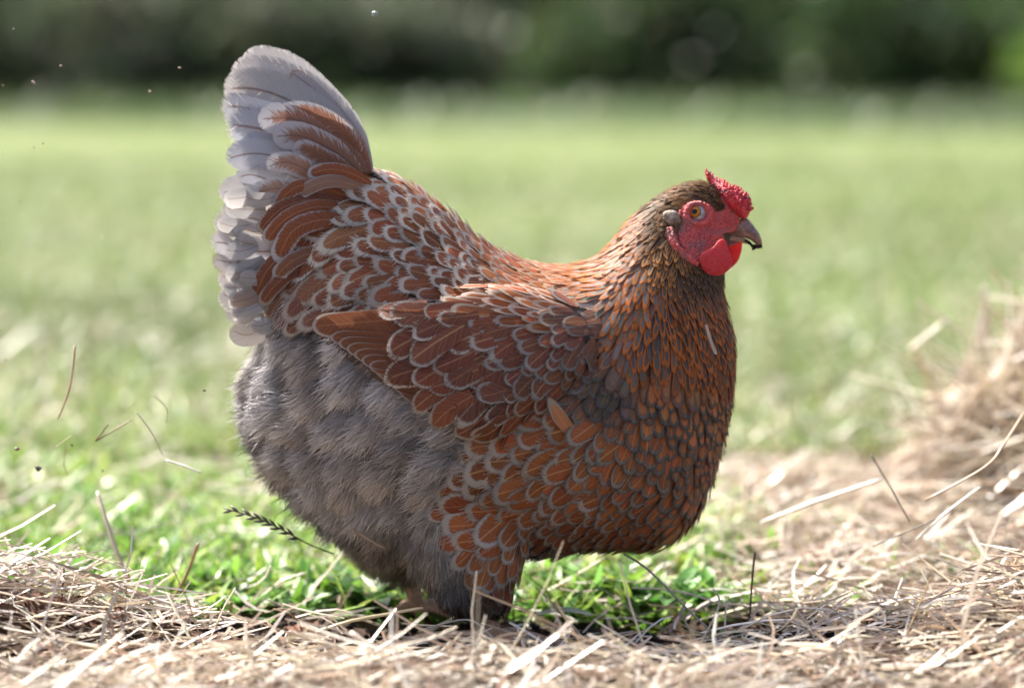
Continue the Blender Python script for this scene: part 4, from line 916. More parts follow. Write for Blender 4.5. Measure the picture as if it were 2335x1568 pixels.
# ------------------------------------------------------------------ grey down
def down_layer():
    P, N = sample_surface(BV, BT, 60000, 21); Q = hidden_side(P); x, y = px_of(Q)
    k = (fluff_mask(x + 12, y - 5) & (y > 740)) | ((x < 690) & (y > 660) & (y < 800)) | ((y > 1238) & (x < 1380) & (x > 1195)) | ((y > 1388) & (x < 1200)) | ((P[:, 1] > 0.02) & (y > 1235) & (x < 1380))
    P, N, x, y = P[k], N[k], x[k], y[k]
    r = np.random.default_rng(5)
    ks = thin(P, np.full(len(P), 0.0047)); P, N, x, y = P[ks], N[ks], x[ks], y[ks]
    T = np.array([(600, 900, -1, .2), (560, 980, -1, .4), (800, 950, -.75, .65), (700, 800, -.8, .6), (650, 1150, -.7, .75), (850, 1150, -.5, .85), (1000, 1100, -.75, .6), (1000, 1000, -.9, .4), (900, 1270, -.45, 1),
                  (1020, 1280, -.25, 1), (1080, 1380, 0.0, 1), (1150, 1380, .05, 1), (1250, 1240, -.7, .7), (1350, 1240, -.8, .5), (980, 1350, -.1, 1)], float)
    d2 = (T[None, :, 0] - x[:, None]) ** 2 + (T[None, :, 1] - y[:, None]) ** 2; w = 1 / (d2 + 300) ** 2; w /= w.sum(1, keepdims=True); dr = w @ T[:, 2:]
    m_ = len(P); nh = 26
    D0 = unit(np.stack([dr[:, 0], r.normal(0, .12, m_), -dr[:, 1]], 1)); D0 = unit(D0 - N * (np.sum(D0 * N, 1, keepdims=True)) * 0.85 + r.normal(0, .10, (m_, 3)))
    # soft clumps: the down parts into rounded plumes, each paler and puffed toward its tip
    rc = 0.0155; fc_ = r.permutation(m_)[:9000]; cs_ = fc_[thin(P[fc_], np.full(len(fc_), rc * 1.25), D0[fc_], np.full(len(fc_), 1.5))]
    C = P[cs_]; best = np.full(m_, 1e9); bi = np.zeros(m_, int)
    for q in range(len(C)):
        rl = P - C[q]; al = rl @ D0[cs_[q]]; d_ = (rl * rl).sum(1) - al * al * 0.55; k_ = d_ < best; best[k_] = d_[k_]; bi[k_] = q
    rel = P - C[bi]; s_c = np.sum(rel * D0, 1) / (rc * 1.3); rr_ = np.clip(best / rc ** 2, 0, 1)
    puff = np.where((x > 1040) | (y > 1290), 0.25, 1.0) * np.clip(1 - rr_, 0, 1) ** 0.5 * np.clip(0.55 + 0.45 * s_c, 0.1, 1)
    ctone = r.normal(1, 0.13, len(C))[bi]; crand = r.random(len(C))[bi]
    P = P + N * (0.0085 * puff)[:, None]; N = unit(N + rel / rc * 0.75 - D0 * 0.10)
    D0 = unit(D0 + rel / rc * 0.16 + N * (0.10 + 0.10 * crand)[:, None])
    cl = 0.5 + 0.5 * np.sin(x / 23.0 + 1.6 * np.sin(y / 31.0)) * np.sin(y / 27.0 + 1.2 * np.sin(x / 37.0 + 1))
    warm = sm(1.0 - (x - 560) / 170, 0, 1) * sm(y, 950, 1150) + sm(y, 1180, 1300) * (x < 1000)
    warm = np.clip(warm + 0.35 * (crand > 0.8), 0, 1)[:, None]
    base = np.array((.62, .595, .615)) * (1 - warm) + np.array((.62, .52, .43)) * warm
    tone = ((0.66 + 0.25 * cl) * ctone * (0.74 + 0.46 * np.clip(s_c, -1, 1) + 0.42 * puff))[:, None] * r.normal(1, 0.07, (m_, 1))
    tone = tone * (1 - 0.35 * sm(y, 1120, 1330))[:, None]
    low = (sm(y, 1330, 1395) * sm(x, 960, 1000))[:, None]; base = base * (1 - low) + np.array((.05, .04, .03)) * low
    belly = (((y > 1225) & (x > 1200)))[:, None]; base = np.where(belly, np.array((.24, .15, .10)), base)
    rep = lambda a: np.repeat(a, nh, 0)
    Pn, Nn_, Dn = rep(P), rep(N), rep(D0); n = len(Pn)
    sdv = unit(np.cross(Nn_, Dn)); fan = r.normal(0, 0.42, (n, 1)); elev = np.abs(r.normal(0.24, 0.14, (n, 1))) 
    shortb = np.where(((y > 1225) & (x > 1200)) , 0.55, 1.0) * np.where(y > 1330, 0.7, 1)
    L = rep(((0.0155 + 0.006 * cl) * shortb)[:, None])[:, 0] * r.uniform(0.55, 1.1, n)
    D = unit(Dn + sdv * fan + Nn_ * elev * 0.8)
    Pj = Pn + sdv * r.normal(0, .0028, (n, 1)) - Nn_ * 0.001 + Dn * r.normal(0, .0028, (n, 1))
    bend = (-Nn_ * 0.10 * L[:, None] * 1.5 + sdv * (-fan * 0.25) * L[:, None] + r.normal(0, .06, (n, 3)) * L[:, None])
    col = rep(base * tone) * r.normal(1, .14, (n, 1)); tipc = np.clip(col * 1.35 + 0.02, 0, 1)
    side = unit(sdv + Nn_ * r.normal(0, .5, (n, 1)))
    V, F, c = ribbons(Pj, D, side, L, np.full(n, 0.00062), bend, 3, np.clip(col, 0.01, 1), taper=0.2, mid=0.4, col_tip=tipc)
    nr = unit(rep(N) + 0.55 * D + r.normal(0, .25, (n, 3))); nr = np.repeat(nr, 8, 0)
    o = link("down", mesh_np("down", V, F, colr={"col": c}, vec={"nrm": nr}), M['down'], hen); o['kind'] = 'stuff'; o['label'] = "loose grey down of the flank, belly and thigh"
    print("down hairs", n)
down_layer()
# softly edged grey body feathers lying in the down
FLT = flat([(600, 900, -1, .3, 26, 3.2, 1.0, FL, (.31, .29, .30), .3, 0, .1, 1), (800, 900, -.8, .6, 27, 3.2, 1.0, FL, (.33, .31, .33), .35, 0, .1, 1), (650, 1100, -.7, .7, 25, 3.2, 1, FLW, (.28, .24, .20), .3, 0, .1, 1),
            (850, 1120, -.5, .8, 24, 3.2, 1, FL, (.32, .30, .31), .3, 0, .2, 1), (900, 1230, -.35, .9, 22, 3.2, 1, FL, (.31, .28, .28), .3, 0, .2, 1), (1000, 1180, -.8, .6, 25, 3.2, 1, FL, (.33, .31, .32), .3, 0, .1, 1), (1030, 1330, -.2, 1, 16, 4, 1.2, (.15, .13, .12), (.22, .2, .19), .3, 0, .1, 1)])
dn = Feathers()
tract(dn, BV, BT, 26000, 33, FLT, lambda x, y, P, N: fluff_mask(x, y) & (y < 1380), body_bvh, lambda x, y: 0.0015, lift=0.10, spacing=1.6, fray=0.8, cup=0.3, tint=True)
for i in dn.items: pass
fe = Feathers(); fe.emit(dn.items, "down_feathers", hen, stuff=True)

# ------------------------------------------------------------------ head
def Z1(u, v): return (1483.6 + u * 0.17065, 377.0 + v * 0.17065)
ZU = 0.17065 * S
def face_t(X, Y, d):
    t = 0.0013 * np.clip(d / 5, 0, 1) ** 0.6
    fold = [Z1(*p) for p in ((270, 860), (290, 960), (340, 1080), (420, 1190), (520, 1270), (600, 1330))]
    fd, _, _ = seg_dist(fold, X, Y, False); t = t + 0.0034 * np.exp(-(fd / 4.2) ** 2)
    fd2, _, _ = seg_dist([Z1(230, 860), Z1(250, 1000), Z1(330, 1150)], X, Y, False); t = t + 0.0015 * np.exp(-(fd2 / 4) ** 2)
    gro, _, _ = seg_dist([Z1(340, 900), Z1(400, 1080), Z1(500, 1190)], X, Y, False); t = t - 0.0012 * np.exp(-(gro / 3) ** 2)
    ey = np.hypot((X - 1591) / 1.15, Y - 488); t = t + 0.0020 * np.exp(-((ey - 24) / 5) ** 2) - 0.0015 * (ey < 16)
    lo, _, _ = seg_dist([Z1(850, 960), Z1(930, 900), Z1(1060, 870)], X, Y, False); t = t + 0.0016 * np.exp(-(lo / 5) ** 2)
    t = t + 0.0007 * np.sin(X / 1.9 + 2 * np.sin(Y / 4.2)) * np.sin(Y / 2.3 + np.sin(X / 3.7)) + 0.0003 * np.sin(X * 1.9 + Y) * np.sin(Y * 1.4 - X * .5)
    return t
fc = shell(FACE, 1.6, face_t, inner=0.002, smooth_poly=4)
link("face_skin", mesh_np("face_skin", *fc), M['face'], hen)
link("face_skin", mesh_np("face_skin", *mirror(*fc)), M['face'], hen)
def eye(side):
    l, n_ = cast(1591, 487); n_ = unit(n_ + np.array([0, -1.2, 0])); c = l - n_ * 0.0038; r = 0.0074
    tgt = at(1583.5, 481.5, c[1] - r * 0.9); ax = unit(tgt - c)
    sy = -1 if side else 1
    def out(V, F): return mirror(V, F) if side else (V, F)
    R = Vector((0, 0, 1)).rotation_difference(V3(ax)).to_matrix()
    Ra = np.array(R)
    e = link("eye", mesh_np("eye", *out(*sphere(c, r, 28, 18))), M['eyeball'], hen)
    def cap(rad, ang0, ang1, seg=28, rings=5):
        th = np.linspace(ang0, ang1, rings); ph = np.arange(seg) * 2 * math.pi / seg; T, Pp = np.meshgrid(th, ph, indexing='ij')
        p = np.stack([np.sin(T) * np.cos(Pp), np.sin(T) * np.sin(Pp), np.cos(T)], -1) * rad @ Ra.T + c
        V = p.reshape(-1, 3); F = np.array([[i * seg + j, (i + 1) * seg + j, (i + 1) * seg + (j + 1) % seg, i * seg + (j + 1) % seg] for i in range(rings - 1) for j in range(seg)])
        return V, F
    ir = math.asin(0.0044 / r); pu = math.asin(0.0021 / r)
    link("iris", mesh_np("iris", *out(*cap(r * 1.012, pu * 0.9, ir))), M['iris'], e)
    link("iris_rim", mesh_np("iris_rim", *out(*cap(r * 1.014, ir * 0.985, ir * 1.12, rings=3))), M['dark'], e)
    link("pupil", mesh_np("pupil", *out(*cap(r * 1.02, 0.01, pu))), M['pupil'], e)
    # lids: two rings round the opening
    for nm, ra, rb, th_, dz, mt in (("eyelid", 0.0076, 0.0066, 0.0011, 0.0030, 'lid'), ("eyelid_fold", 0.0092, 0.0081, 0.0012, 0.0022, 'face')):
        ph = np.linspace(0, 2 * math.pi, 33)[:-1]; xa = np.array([1, 0, 0.0]); xa = unit(xa - n_ * xa[0] * n_[0]); ya = np.cross(n_, xa)
        pts = c + n_ * dz + xa * (ra * np.cos(ph))[:, None] + ya * (rb * np.sin(ph))[:, None] + xa * 0.0003
        n8 = 8; V = []
        for k in range(32):
            rad = unit(pts[k] - (c + n_ * dz))
            for j in range(n8):
                a = j * 2 * math.pi / n8; V.append(pts[k] + th_ * (rad * math.cos(a) + n_ * math.sin(a)))
        F = np.array([[k * n8 + j, k * n8 + (j + 1) % n8, ((k + 1) % 32) * n8 + (j + 1) % n8, ((k + 1) % 32) * n8 + j] for k in range(32) for j in range(n8)])
        link(nm, mesh_np(nm, *out(np.array(V), F)), M[mt], e)
eye(False); eye(True)
# ear lobes
l, n_ = cast(*Z1(275, 715))
for sd_k in (0, 1):
    V, F = join([sphere(l + n_ * 0.001, 0.0066, 24, 14, (1.0, .55, 1.0)), sphere(l + n_ * 0.0006 + np.array([.003, 0, -.0032]), 0.0052, 20, 12, (1, .55, 1)), sphere(l + n_ * 0.0012 + np.array([-.0028, 0, .002]), 0.0040, 18, 10, (1, .6, 1))])
    if sd_k: V, F = mirror(V, F)
    link("earlobe", remesh(V, F, 0.0006, 6, "earlobe"), M['lobe'], hen)
# comb
def comb():
    parts = []; r = np.random.default_rng(3)
    ch = [((752, 105), 22, 4, 0), ((776, 148), 30, 5, 0), ((815, 205), 46, 14, 1), ((880, 275), 72, 50, 0), ((950, 340), 96, 95, 0), ((1030, 405), 112, 135, 0), ((1110, 460), 120, 150, 0), ((1180, 520), 118, 150, 0), ((1222, 590), 98, 120, 0), ((1235, 650), 66, 70, 0)]
    ch = [((uv[0] * (1 - f) + u2[0] * f, uv[1] * (1 - f) + u2[1] * f), r1 * (1 - f) + r2 * f, w1 * (1 - f) + w2 * f, 0) for (uv, r1, w1, _), (u2, r2, w2, _) in zip(ch[:-1], ch[1:]) for f in (0, .33, .67)] + ch[-1:]
    for (uv, rr, wy, _) in ch:
        c = at(*Z1(*uv), 0.0)
        for k in (-1, 0, 1):
            parts.append(sphere(c + np.array([k * -0.0005, k * wy * ZU, abs(k) * 0.0004]), rr * ZU, 12, 8))
    # papillae on the top and along the rims
    top = [(800, 130), (870, 190), (960, 255), (1060, 315), (1150, 350), (1220, 395), (1290, 430), (1318, 520), (1320, 600)]
    tc = catmull(top, 8, closed=False)
    for k in range(150):
        q = tc[r.integers(3, len(tc))]; f = r.random(); yy = r.uniform(-1, 1); wy = np.interp(q[0], [800, 950, 1100, 1320], [12, 110, 165, 130])
        c = at(*Z1(q[0] - 14 * r.random() - abs(yy) * 30, q[1] + 12 * r.random() + abs(yy) * 45), yy * wy * ZU)
        rr = r.uniform(12, 24) * ZU; parts.append(sphere(c, rr, 8, 6)); parts.append(sphere(c + np.array([r.normal(0, .0004), 0, rr * 0.9]), rr * 0.6, 7, 5))
    rim = catmull([(900, 330), (1000, 430), (1080, 520), (1150, 580), (1210, 640), (1240, 680)], 6, closed=False)
    for k in range(60):
        q = rim[r.integers(0, len(rim))]; c = at(*Z1(q[0] + r.normal(0, 12), q[1] + r.normal(0, 12)), -r.uniform(130, 215) * ZU * np.interp(q[0], [900, 1000, 1240], [.5, .9, .6]))
        parts.append(sphere(c, r.uniform(14, 28) * ZU, 8, 6))
    base = remesh(*join(parts), 0.0006, 2, "comb_base"); Vb, Tb = arrays(base); Pb, Nb = sample_surface(Vb, Tb, 1400, 4)
    okp = (Nb[:, 2] > -0.15) & (Pb[:, 2] > Pb[:, 2].min() + 0.006); Pb, Nb = Pb[okp], Nb[okp]
    kp = thin(Pb, r.uniform(0.0011, 0.0026, len(Pb))); extra = [(Vb, np.concatenate([Tb, Tb[:, 2:3]], 1))]
    ps = []
    for i_ in kp:
        q, m_ = Pb[i_], unit(Nb[i_] + np.array([0.1, 0, 0.5])); rr = r.uniform(.0004, .0014) * (1 + 0.4 * (q[0] > at(*Z1(1100, 400))[0]))
        ps += [sphere(q + m_ * 0.0003, rr, 8, 6), sphere(q + m_ * rr * 1.1, rr * .7, 7, 5)]
        if Nb[i_][2] > 0.6: ps.append(sphere(q + m_ * rr * 1.9, rr * .5, 7, 5))
    link("comb", remesh(*join(parts + ps), 0.00035, 2, "comb"), M['comb'], hen); bpy.data.meshes.remove(base)
comb()
# wattles
WN = [Z1(*p) for p in [(960, 985), (1000, 1020), (1025, 1080), (1050, 1160), (1080, 1250), (1085, 1330), (1040, 1400), (960, 1455), (870, 1475), (780, 1455), (700, 1390), (655, 1300), (650, 1220), (690, 1170), (760, 1130), (840, 1080), (900, 1010)]]
WF_ = [Z1(*p) for p in [(1040, 1050), (1120, 1020), (1215, 1010), (1222, 1080), (1205, 1180), (1165, 1280), (1090, 1360), (1030, 1380), (985, 1300), (980, 1180), (1000, 1080)]]
ywn = min(cast(1632, 572)[0][1], cast(1615, 600)[0][1]) - 0.0075
wm = inflate(WN, 1.3, yc=ywn, wscale=0.30, maxw=0.0024); wm2 = inflate(WF_, 1.3, yc=0.0095, wscale=0.32, maxw=0.0024)
V, F = wm; V[:, 1] -= 0.0012 * np.sin((V[:, 2] - V[:, 2].min()) / 0.026 * math.pi); link("wattle", mesh_np("wattle", V, F), M['wattle'], hen)
link("wattle", mesh_np("wattle", *wm2), M['wattle'], hen)
# beak
BU = [Z1(*p) for p in [(1225, 700), (1262, 682), (1300, 715), (1345, 765), (1400, 835), (1445, 900), (1475, 965), (1492, 1030), (1488, 1085), (1470, 1102), (1440, 1095), (1400, 1050), (1340, 1005), (1270, 975), (1190, 955), (1090, 925), (1000, 905), (915, 885), (980, 858), (1060, 845), (1120, 800), (1160, 740)]]
BLo = [Z1(*p) for p in [(985, 915), (1080, 925), (1190, 950), (1280, 985), (1330, 1020), (1300, 1052), (1230, 1040), (1140, 1020), (1050, 1012), (995, 1000)]]
bu = link("upper_beak", remesh(*inflate(BU, 1.6, wscale=0.88), 0.0006, 3, "upper_beak"), M['beak'], hen)
link("lower_beak", remesh(*inflate(BLo, 1.4, wscale=1.0, yc=0.0), 0.0006, 2, "lower_beak"), M['beak_low'], hen)
CH_IN = [Z1(*p) for p in [(1000, 990), (1080, 1000), (1180, 1015), (1170, 1040), (1080, 1075), (1020, 1085)]]
link("throat_skin", mesh_np("throat_skin", *inflate(CH_IN, 1.6, wscale=1.1)), M['lid'], hen)
bvb = BVHTree.FromPolygons([tuple(v.co) for v in bu.data.vertices], [tuple(p.vertices) for p in bu.data.polygons])
cst, _ = cast(*Z1(1175, 790), bvb)
if cst is None: cst = at(*Z1(1175, 790), -0.008)
Ry = np.array(Matrix.Rotation(math.radians(32), 3, 'Y'))
V, F = sphere(cst + np.array([0, .0006, 0]), 0.0046, 18, 10, (1.0, .35, .42), Ry); link("nostril", mesh_np("nostril", V, F), M['dark'], bu)
V, F = sphere(cst + np.array([.0007, -.0008, -.0004]), 0.0030, 16, 8, (1.0, .25, .22), Ry); link("nostril_flap", mesh_np("nostril_flap", V, F), M['lobe'], bu)
pr_ = []; r = np.random.default_rng(8)
for k in range(70):
    q = catmull([(1270, 1000), (1320, 1030), (1370, 1070), (1400, 1075), (1450, 1080), (1475, 1085)], 5, closed=False)[r.integers(0, 25)]
    sz = r.uniform(8, 22); dz = r.random() * np.interp(q[0], [1270, 1380, 1475], [25, 50, 12])
    pr_.append(sphere(at(*Z1(q[0] + r.normal(0, 6), q[1] - 8 + dz), r.normal(-0.0012, 0.0018)), sz * ZU, 6, 5))
V, F = join(pr_); V = V + r.normal(0, 0.00018, V.shape); ob = link("soil_crust", mesh_np("soil_crust", V, F, smooth=False), M['soil_dark'], bu); ob['kind'] = 'stuff'

# ================================================================== small things round the hen
def stalk(name, label, pts3, rad, col, cat="straw", group=None, n=7, flatf=0.6, nodes=True):
    pts = catmull(np.array(pts3), 5, closed=False) if len(pts3) > 2 else np.linspace(pts3[0], pts3[1], 6)
    o0 = pts[0].copy(); rr = np.interp(np.linspace(0, 1, len(pts)), [0, .06, .9, 1], [.8, 1, .9, .5]) * rad
    rr[len(rr) // 2] *= 1.2
    V, F = tube(pts - o0, rr, n, flatf); me = mesh_tri_ok(name, V, F)
    at_ = me.attributes.new("col", 'FLOAT_COLOR', 'POINT'); cc = np.tile(np.array([*col, 1], np.float32), (len(V), 1)) * rng.normal(1, .08, (len(V), 1)).astype(np.float32)
    at_.data.foreach_set("color", cc.astype(np.float32).ravel())
    o = link(name, me, M['straw']); o.location = o0
    return tag(o, label, cat, group)
PALE, TAN, DARKS, WHT = (.66, .58, .46), (.45, .31, .18), (.13, .10, .08), (.80, .76, .68)
G1 = "long straws lying on the litter"
for lb, pts, Y, rad, col in [
    ("thick glowing white straw slanting up right of the breast", [(1735, 1192), (1870, 1140), (2012, 1092)], (.14, .12, .10), .0032, WHT),
    ("dark brown thin stalk leaning left above the right-hand litter", [(1985, 1035), (2030, 1110), (2075, 1190)], (.05, .04, .03), .0009, DARKS),
    ("white bright straw slanting up toward the right heap", [(2090, 1230), (2150, 1175), (2235, 1110)], (.02, .02, .03), .0022, WHT),
    ("long bent tan straw at the right edge running up to the heap", [(2110, 1140), (2245, 1065), (2290, 1010), (2335, 940)], (.0, .0, .02, .05), .0016, (.60, .42, .30)),
    ("dark straw lying under the white slanting straws", [(1990, 1245), (2060, 1215), (2140, 1180)], (.02, .02, .02), .0011, (.16, .13, .09)),
    ("short upright dark twig standing right of the breast", [(1722, 1258), (1716, 1310), (1708, 1430)], (-.02, -.02, -.02), .0009, DARKS),
    ("thin grey-brown stalk leaning down-right below the breast", [(1422, 1262), (1480, 1300), (1570, 1390), (1665, 1480)], (-.05, -.06, -.08, -.09), .0013, (.30, .24, .19)),
    ("grey-green straw kinked below the thigh", [(962, 1435), (1065, 1412), (1120, 1448), (1165, 1490)], (-.10, -.10, -.11, -.12), .0013, (.42, .40, .36)),
    ("pale straw from the foot running down to the right", [(1162, 1418), (1220, 1452), (1320, 1520)], (-.09, -.10, -.13), .0017, WHT),
    ("long white straw running right from the thigh", [(1175, 1385), (1290, 1405), (1330, 1440)], (.05, .04, .03), .0017, WHT),
    ("thick cream straw crossing in front at the lower left of the thigh", [(720, 1440), (800, 1415), (880, 1400), (965, 1385)], (-.16, -.16, -.15, -.15), .0021, (.55, .47, .30)),
    ("wide cream straw sloping down-right at the bottom", [(800, 1440), (880, 1500), (970, 1568)], (-.25, -.26, -.27), .0030, (.72, .62, .50)),
    ("blurred cream straw lying level in front of the foot", [(1020, 1510), (1080, 1485), (1190, 1478), (1270, 1490)], (-.2, -.2, -.2, -.2), .0024, (.55, .50, .36)),
    ("tall pale stalk rising from the left litter", [(222, 1120), (250, 1210), (300, 1345), (330, 1420)], (.04, .02, .0, -.02), .0017, (.60, .50, .40)),
    ("orange-brown stalk leaning right behind the left heap", [(452, 1238), (425, 1310), (385, 1380)], (.02, .02, .01), .0014, (.42, .26, .12)),
    ("pink-white long straw across the left heap", [(290, 1345), (420, 1385), (560, 1420)], (-.06, -.06, -.05), .0022, (.72, .60, .56)),
    ("pale curved straw arching over the weeds left of the feet", [(590, 1370), (640, 1325), (700, 1305)], (.08, .08, .08), .0018, (.72, .68, .56)),
    ("brown thin straw standing upright in the left heap", [(146, 1290), (140, 1370), (132, 1450)], (-.08, -.08, -.08), .0010, (.34, .16, .10)),
    ("pale straw crossing the weeds right of the thigh", [(1190, 1370), (1280, 1330), (1380, 1270)], (.10, .10, .10), .0016, (.66, .52, .42)),
    ("pale straw above the right end of the weeds", [(1440, 1340), (1560, 1350), (1690, 1395)], (.02, .02, .02), .0013, (.66, .58, .48)),
    ("straw kinked upward in the right foreground", [(1590, 1480), (1640, 1380), (1625, 1340)], (-.12, -.12, -.12), .0013, (.60, .55, .44)),
    ("blurred upright straw rising above the right heap", [(2240, 800), (2246, 720), (2245, 650)], (.62, .62, .62), .0034, (.66, .58, .50)),
    ("blurred straw leaning over the right heap's left shoulder", [(2070, 800), (2120, 760), (2165, 725)], (.60, .60, .60), .0030, (.72, .66, .58)),
    ("pale straw crossing at the top of the right heap", [(2090, 690), (2140, 720), (2190, 760)], (.60, .60, .60), .0022, (.66, .58, .50)),
]:
    p = [at(a, b_, y) for (a, b_), y in zip(pts, Y if len(Y) == len(pts) else np.linspace(Y[0], Y[-1], len(pts)))]
    for q in p: q[2] = max(q[2], float(ground_h(q[0], q[1])) + 0.001)
    stalk("straw", lb, p, rad, col, "straw", G1)
# kicked-up bits hanging in the air at the left
G2 = "straw bits thrown into the air by the hen's scratching"
for lb, pts, Y, rad, col in [
    ("long pale straw bit in the air, highest of the flying bits", [(171, 788), (160, 880), (132, 955)], 0, .0010, (.62, .50, .34)),
    ("brown broken V-shaped straw bit in the air", [(248, 965), (218, 1005), (300, 957)], .01, .0011, (.28, .17, .08)),
    ("thin bent pale straw bit flying nearest the fluff", [(310, 938), (345, 985), (372, 1040)], 0, .0008, (.66, .60, .50)),
    ("small hooked straw bit flying left of the hen's rear", [(350, 900), (380, 932), (377, 965)], .02, .0006, (.45, .32, .18)),
    ("thick white straw bit hovering over the weeds", [(378, 1049), (420, 1062), (460, 1078)], .0, .0015, (.85, .85, .78)),
    ("short pale straw bit floating beside the dirt crumbs", [(127, 1018), (145, 1005), (162, 992)], .0, .0006, (.60, .52, .38)),
    ("hair-thin straw bit hanging below the brown one", [(150, 1010), (146, 1060), (158, 1085)], .02, .0004, (.40, .28, .18))]:
    p = np.array([at(a, b_, Y) for a, b_ in pts])
    if "V-shaped" in lb: p = np.array([p[0], p[0] * .5 + p[1] * .5, p[1], p[1] * .7 + p[2] * .3, p[2]])
    stalk("straw_bit", lb, p, rad, col, "straw", G2)
def crumb(x, y, Y, r, lb, col):
    p = at(x, y, Y); V, F = sphere((0, 0, 0), r, 9, 6, (random.uniform(.8, 1.4), 1, random.uniform(.6, 1)), np.array(Matrix.Rotation(random.uniform(-.6, .6), 3, 'Y')))
    V = V + rng.normal(0, r * 0.12, V.shape); V[:9] = V[0]; V[-9:] = V[-1]
    me = mesh_np("soil_crumb", V, F, smooth=False, colr={"col": np.tile(np.array(col), (len(V), 1))})
    o = link("soil_crumb", me, M['straw']); o.location = p; tag(o, lb, "soil crumb", "crumbs of soil flying through the air")
BLK, BRN, LTN = (.03, .025, .02), (.14, .05, .04), (.5, .36, .28)
for x, y, r, lb, c in [
    (87, 1068, .0026, "largest black soil crumb in the air, low at the left", BLK), (39, 1023, .0018, "red-brown soil crumb left of the big black crumb", BRN), (164, 1014, .0012, "small red-brown crumb right under the long flying straw", BRN),
    (234, 1073, .0009, "tiny black crumb between the flying straws and the weeds", BLK), (410, 155, .0011, "tan speck floating between the frame edge and the tail tip", LTN), (341, 208, .0010, "pale speck just left below the tail's top", LTN),
    (139, 150, .0010, "tan speck high at the left before the dark hedge", LTN), (76, 188, .0013, "twin tan speck low before the dark hedge", LTN), (7, 195, .0009, "tan speck at the very left edge before the hedge", LTN), (31, 66, .0008, "topmost tan speck in the left corner", LTN),
    (46, 459, .0008, "dark speck before the lawn at the far left", BLK), (78, 336, .0007, "dark speck over the far lawn", BLK), (98, 327, .0006, "thin dark speck beside another over the far lawn", BLK), (313, 377, .0007, "dark speck floating left of the tail coverts", BLK),
    (200, 459, .0006, "dark speck alone over the middle lawn", BLK), (145, 525, .0005, "faint dark speck over the left lawn", BLK), (234, 541, .0005, "faint dark speck left of the tail", BLK), (466, 890, .0011, "dark flake close to the hen's grey rear", BLK),
    (13, 820, .0008, "brown speck at the left edge at wing height", BRN), (416, 1247, .0009, "dark crumb falling over the weeds", BLK), (855, 32, .0026, "pale floating speck at the top above the tail", (.35, .42, .4))]:
    crumb(x, y, random.uniform(-.01, .03), r, lb, c)

# grass seed head beside the belly, with spikelets
p = [at(*q, Y) for q, Y in (((760, 1262), -.005), ((700, 1238), -.02), ((640, 1205), -.03), ((585, 1180), -.03), ((510, 1158), -.02))]
sh = empty("grass_seed_head", tuple(p[0]), label="dark grass seed head sticking out left from under the hen's belly", cat="seed head")
pts = catmull(np.array(p), 6, closed=False); V, F = tube(pts, .0006, 6); me = mesh_tri_ok("stem", V, F)
def paint(me, c):
    a = me.attributes.new("col", 'FLOAT_COLOR', 'POINT'); a.data.foreach_set("color", np.tile(np.array([*c, 1], np.float32), len(me.vertices)))
    return me
link("stem", paint(me, (.12, .10, .08)), M['straw'], sh)
for k in range(15):
    q = pts[8 + k]; t = unit(pts[min(k + 9, len(pts) - 1)] - pts[k + 7]); sdir = unit(t + np.array([0, 0, (1 if k % 2 else -1) * .45]))
    V, F = tube([q, q + sdir * .004, q + sdir * .009], [.0005, .0013, .0003], 6); link("spikelet", paint(mesh_tri_ok("spikelet", V, F), (.10, .08, .06)), M['straw'], sh)
l1, n1 = cast(806, 1196); l2, n2 = cast(886, 1240)
if l1 is not None:
    e2_ = l2 if l2 is not None else at(886, 1240, -.06)
    stalk("straw", "light brown straw caught in the grey down under the belly", [l1 + np.array([0, -.022, 0]), (l1 + e2_) / 2 + np.array([0, -.026, 0]), e2_ + np.array([0, -.026, 0])], .0012, (.46, .30, .18), "straw")
# stray feathers
def loose(name, lb, ctrl, hw, Y, cen, edg, lace, sh_, parent=hen):
    r = ribbon_feather(ctrl, hw, Y, cen, edg, lace, .2, sh_, .3, cap=(4.2 if hw > 10 else 1.8), cup=-.15, base_w=.7)
    fe = Feathers(); fe.add(r[0], r[1], cen, edg, (lace, .1, sh_), r[4], 1, r[2]); o = fe.emit(fe.items, name, parent, label=lb)
y0 = cast(1270, 950, all_bvh)[0][1]
loose("stray_feather", "upturned chestnut feather standing out of the breast", [(1318, 1000), (1284, 962), (1250, 906)], 17, [y0 + .006, y0 - .010, y0 - .021], (.62, .27, .13), (.42, .37, .33), .28, .7)
y0 = cast(1622, 780, all_bvh)[0][1]
loose("stray_feather", "thin white feather lying on the front of the neck", [(1610, 740), (1620, 775), (1633, 808)], 4, [y0 - .006, y0 - .012, y0 - .008], (.6, .52, .44), (.7, .62, .54), .3, .1)

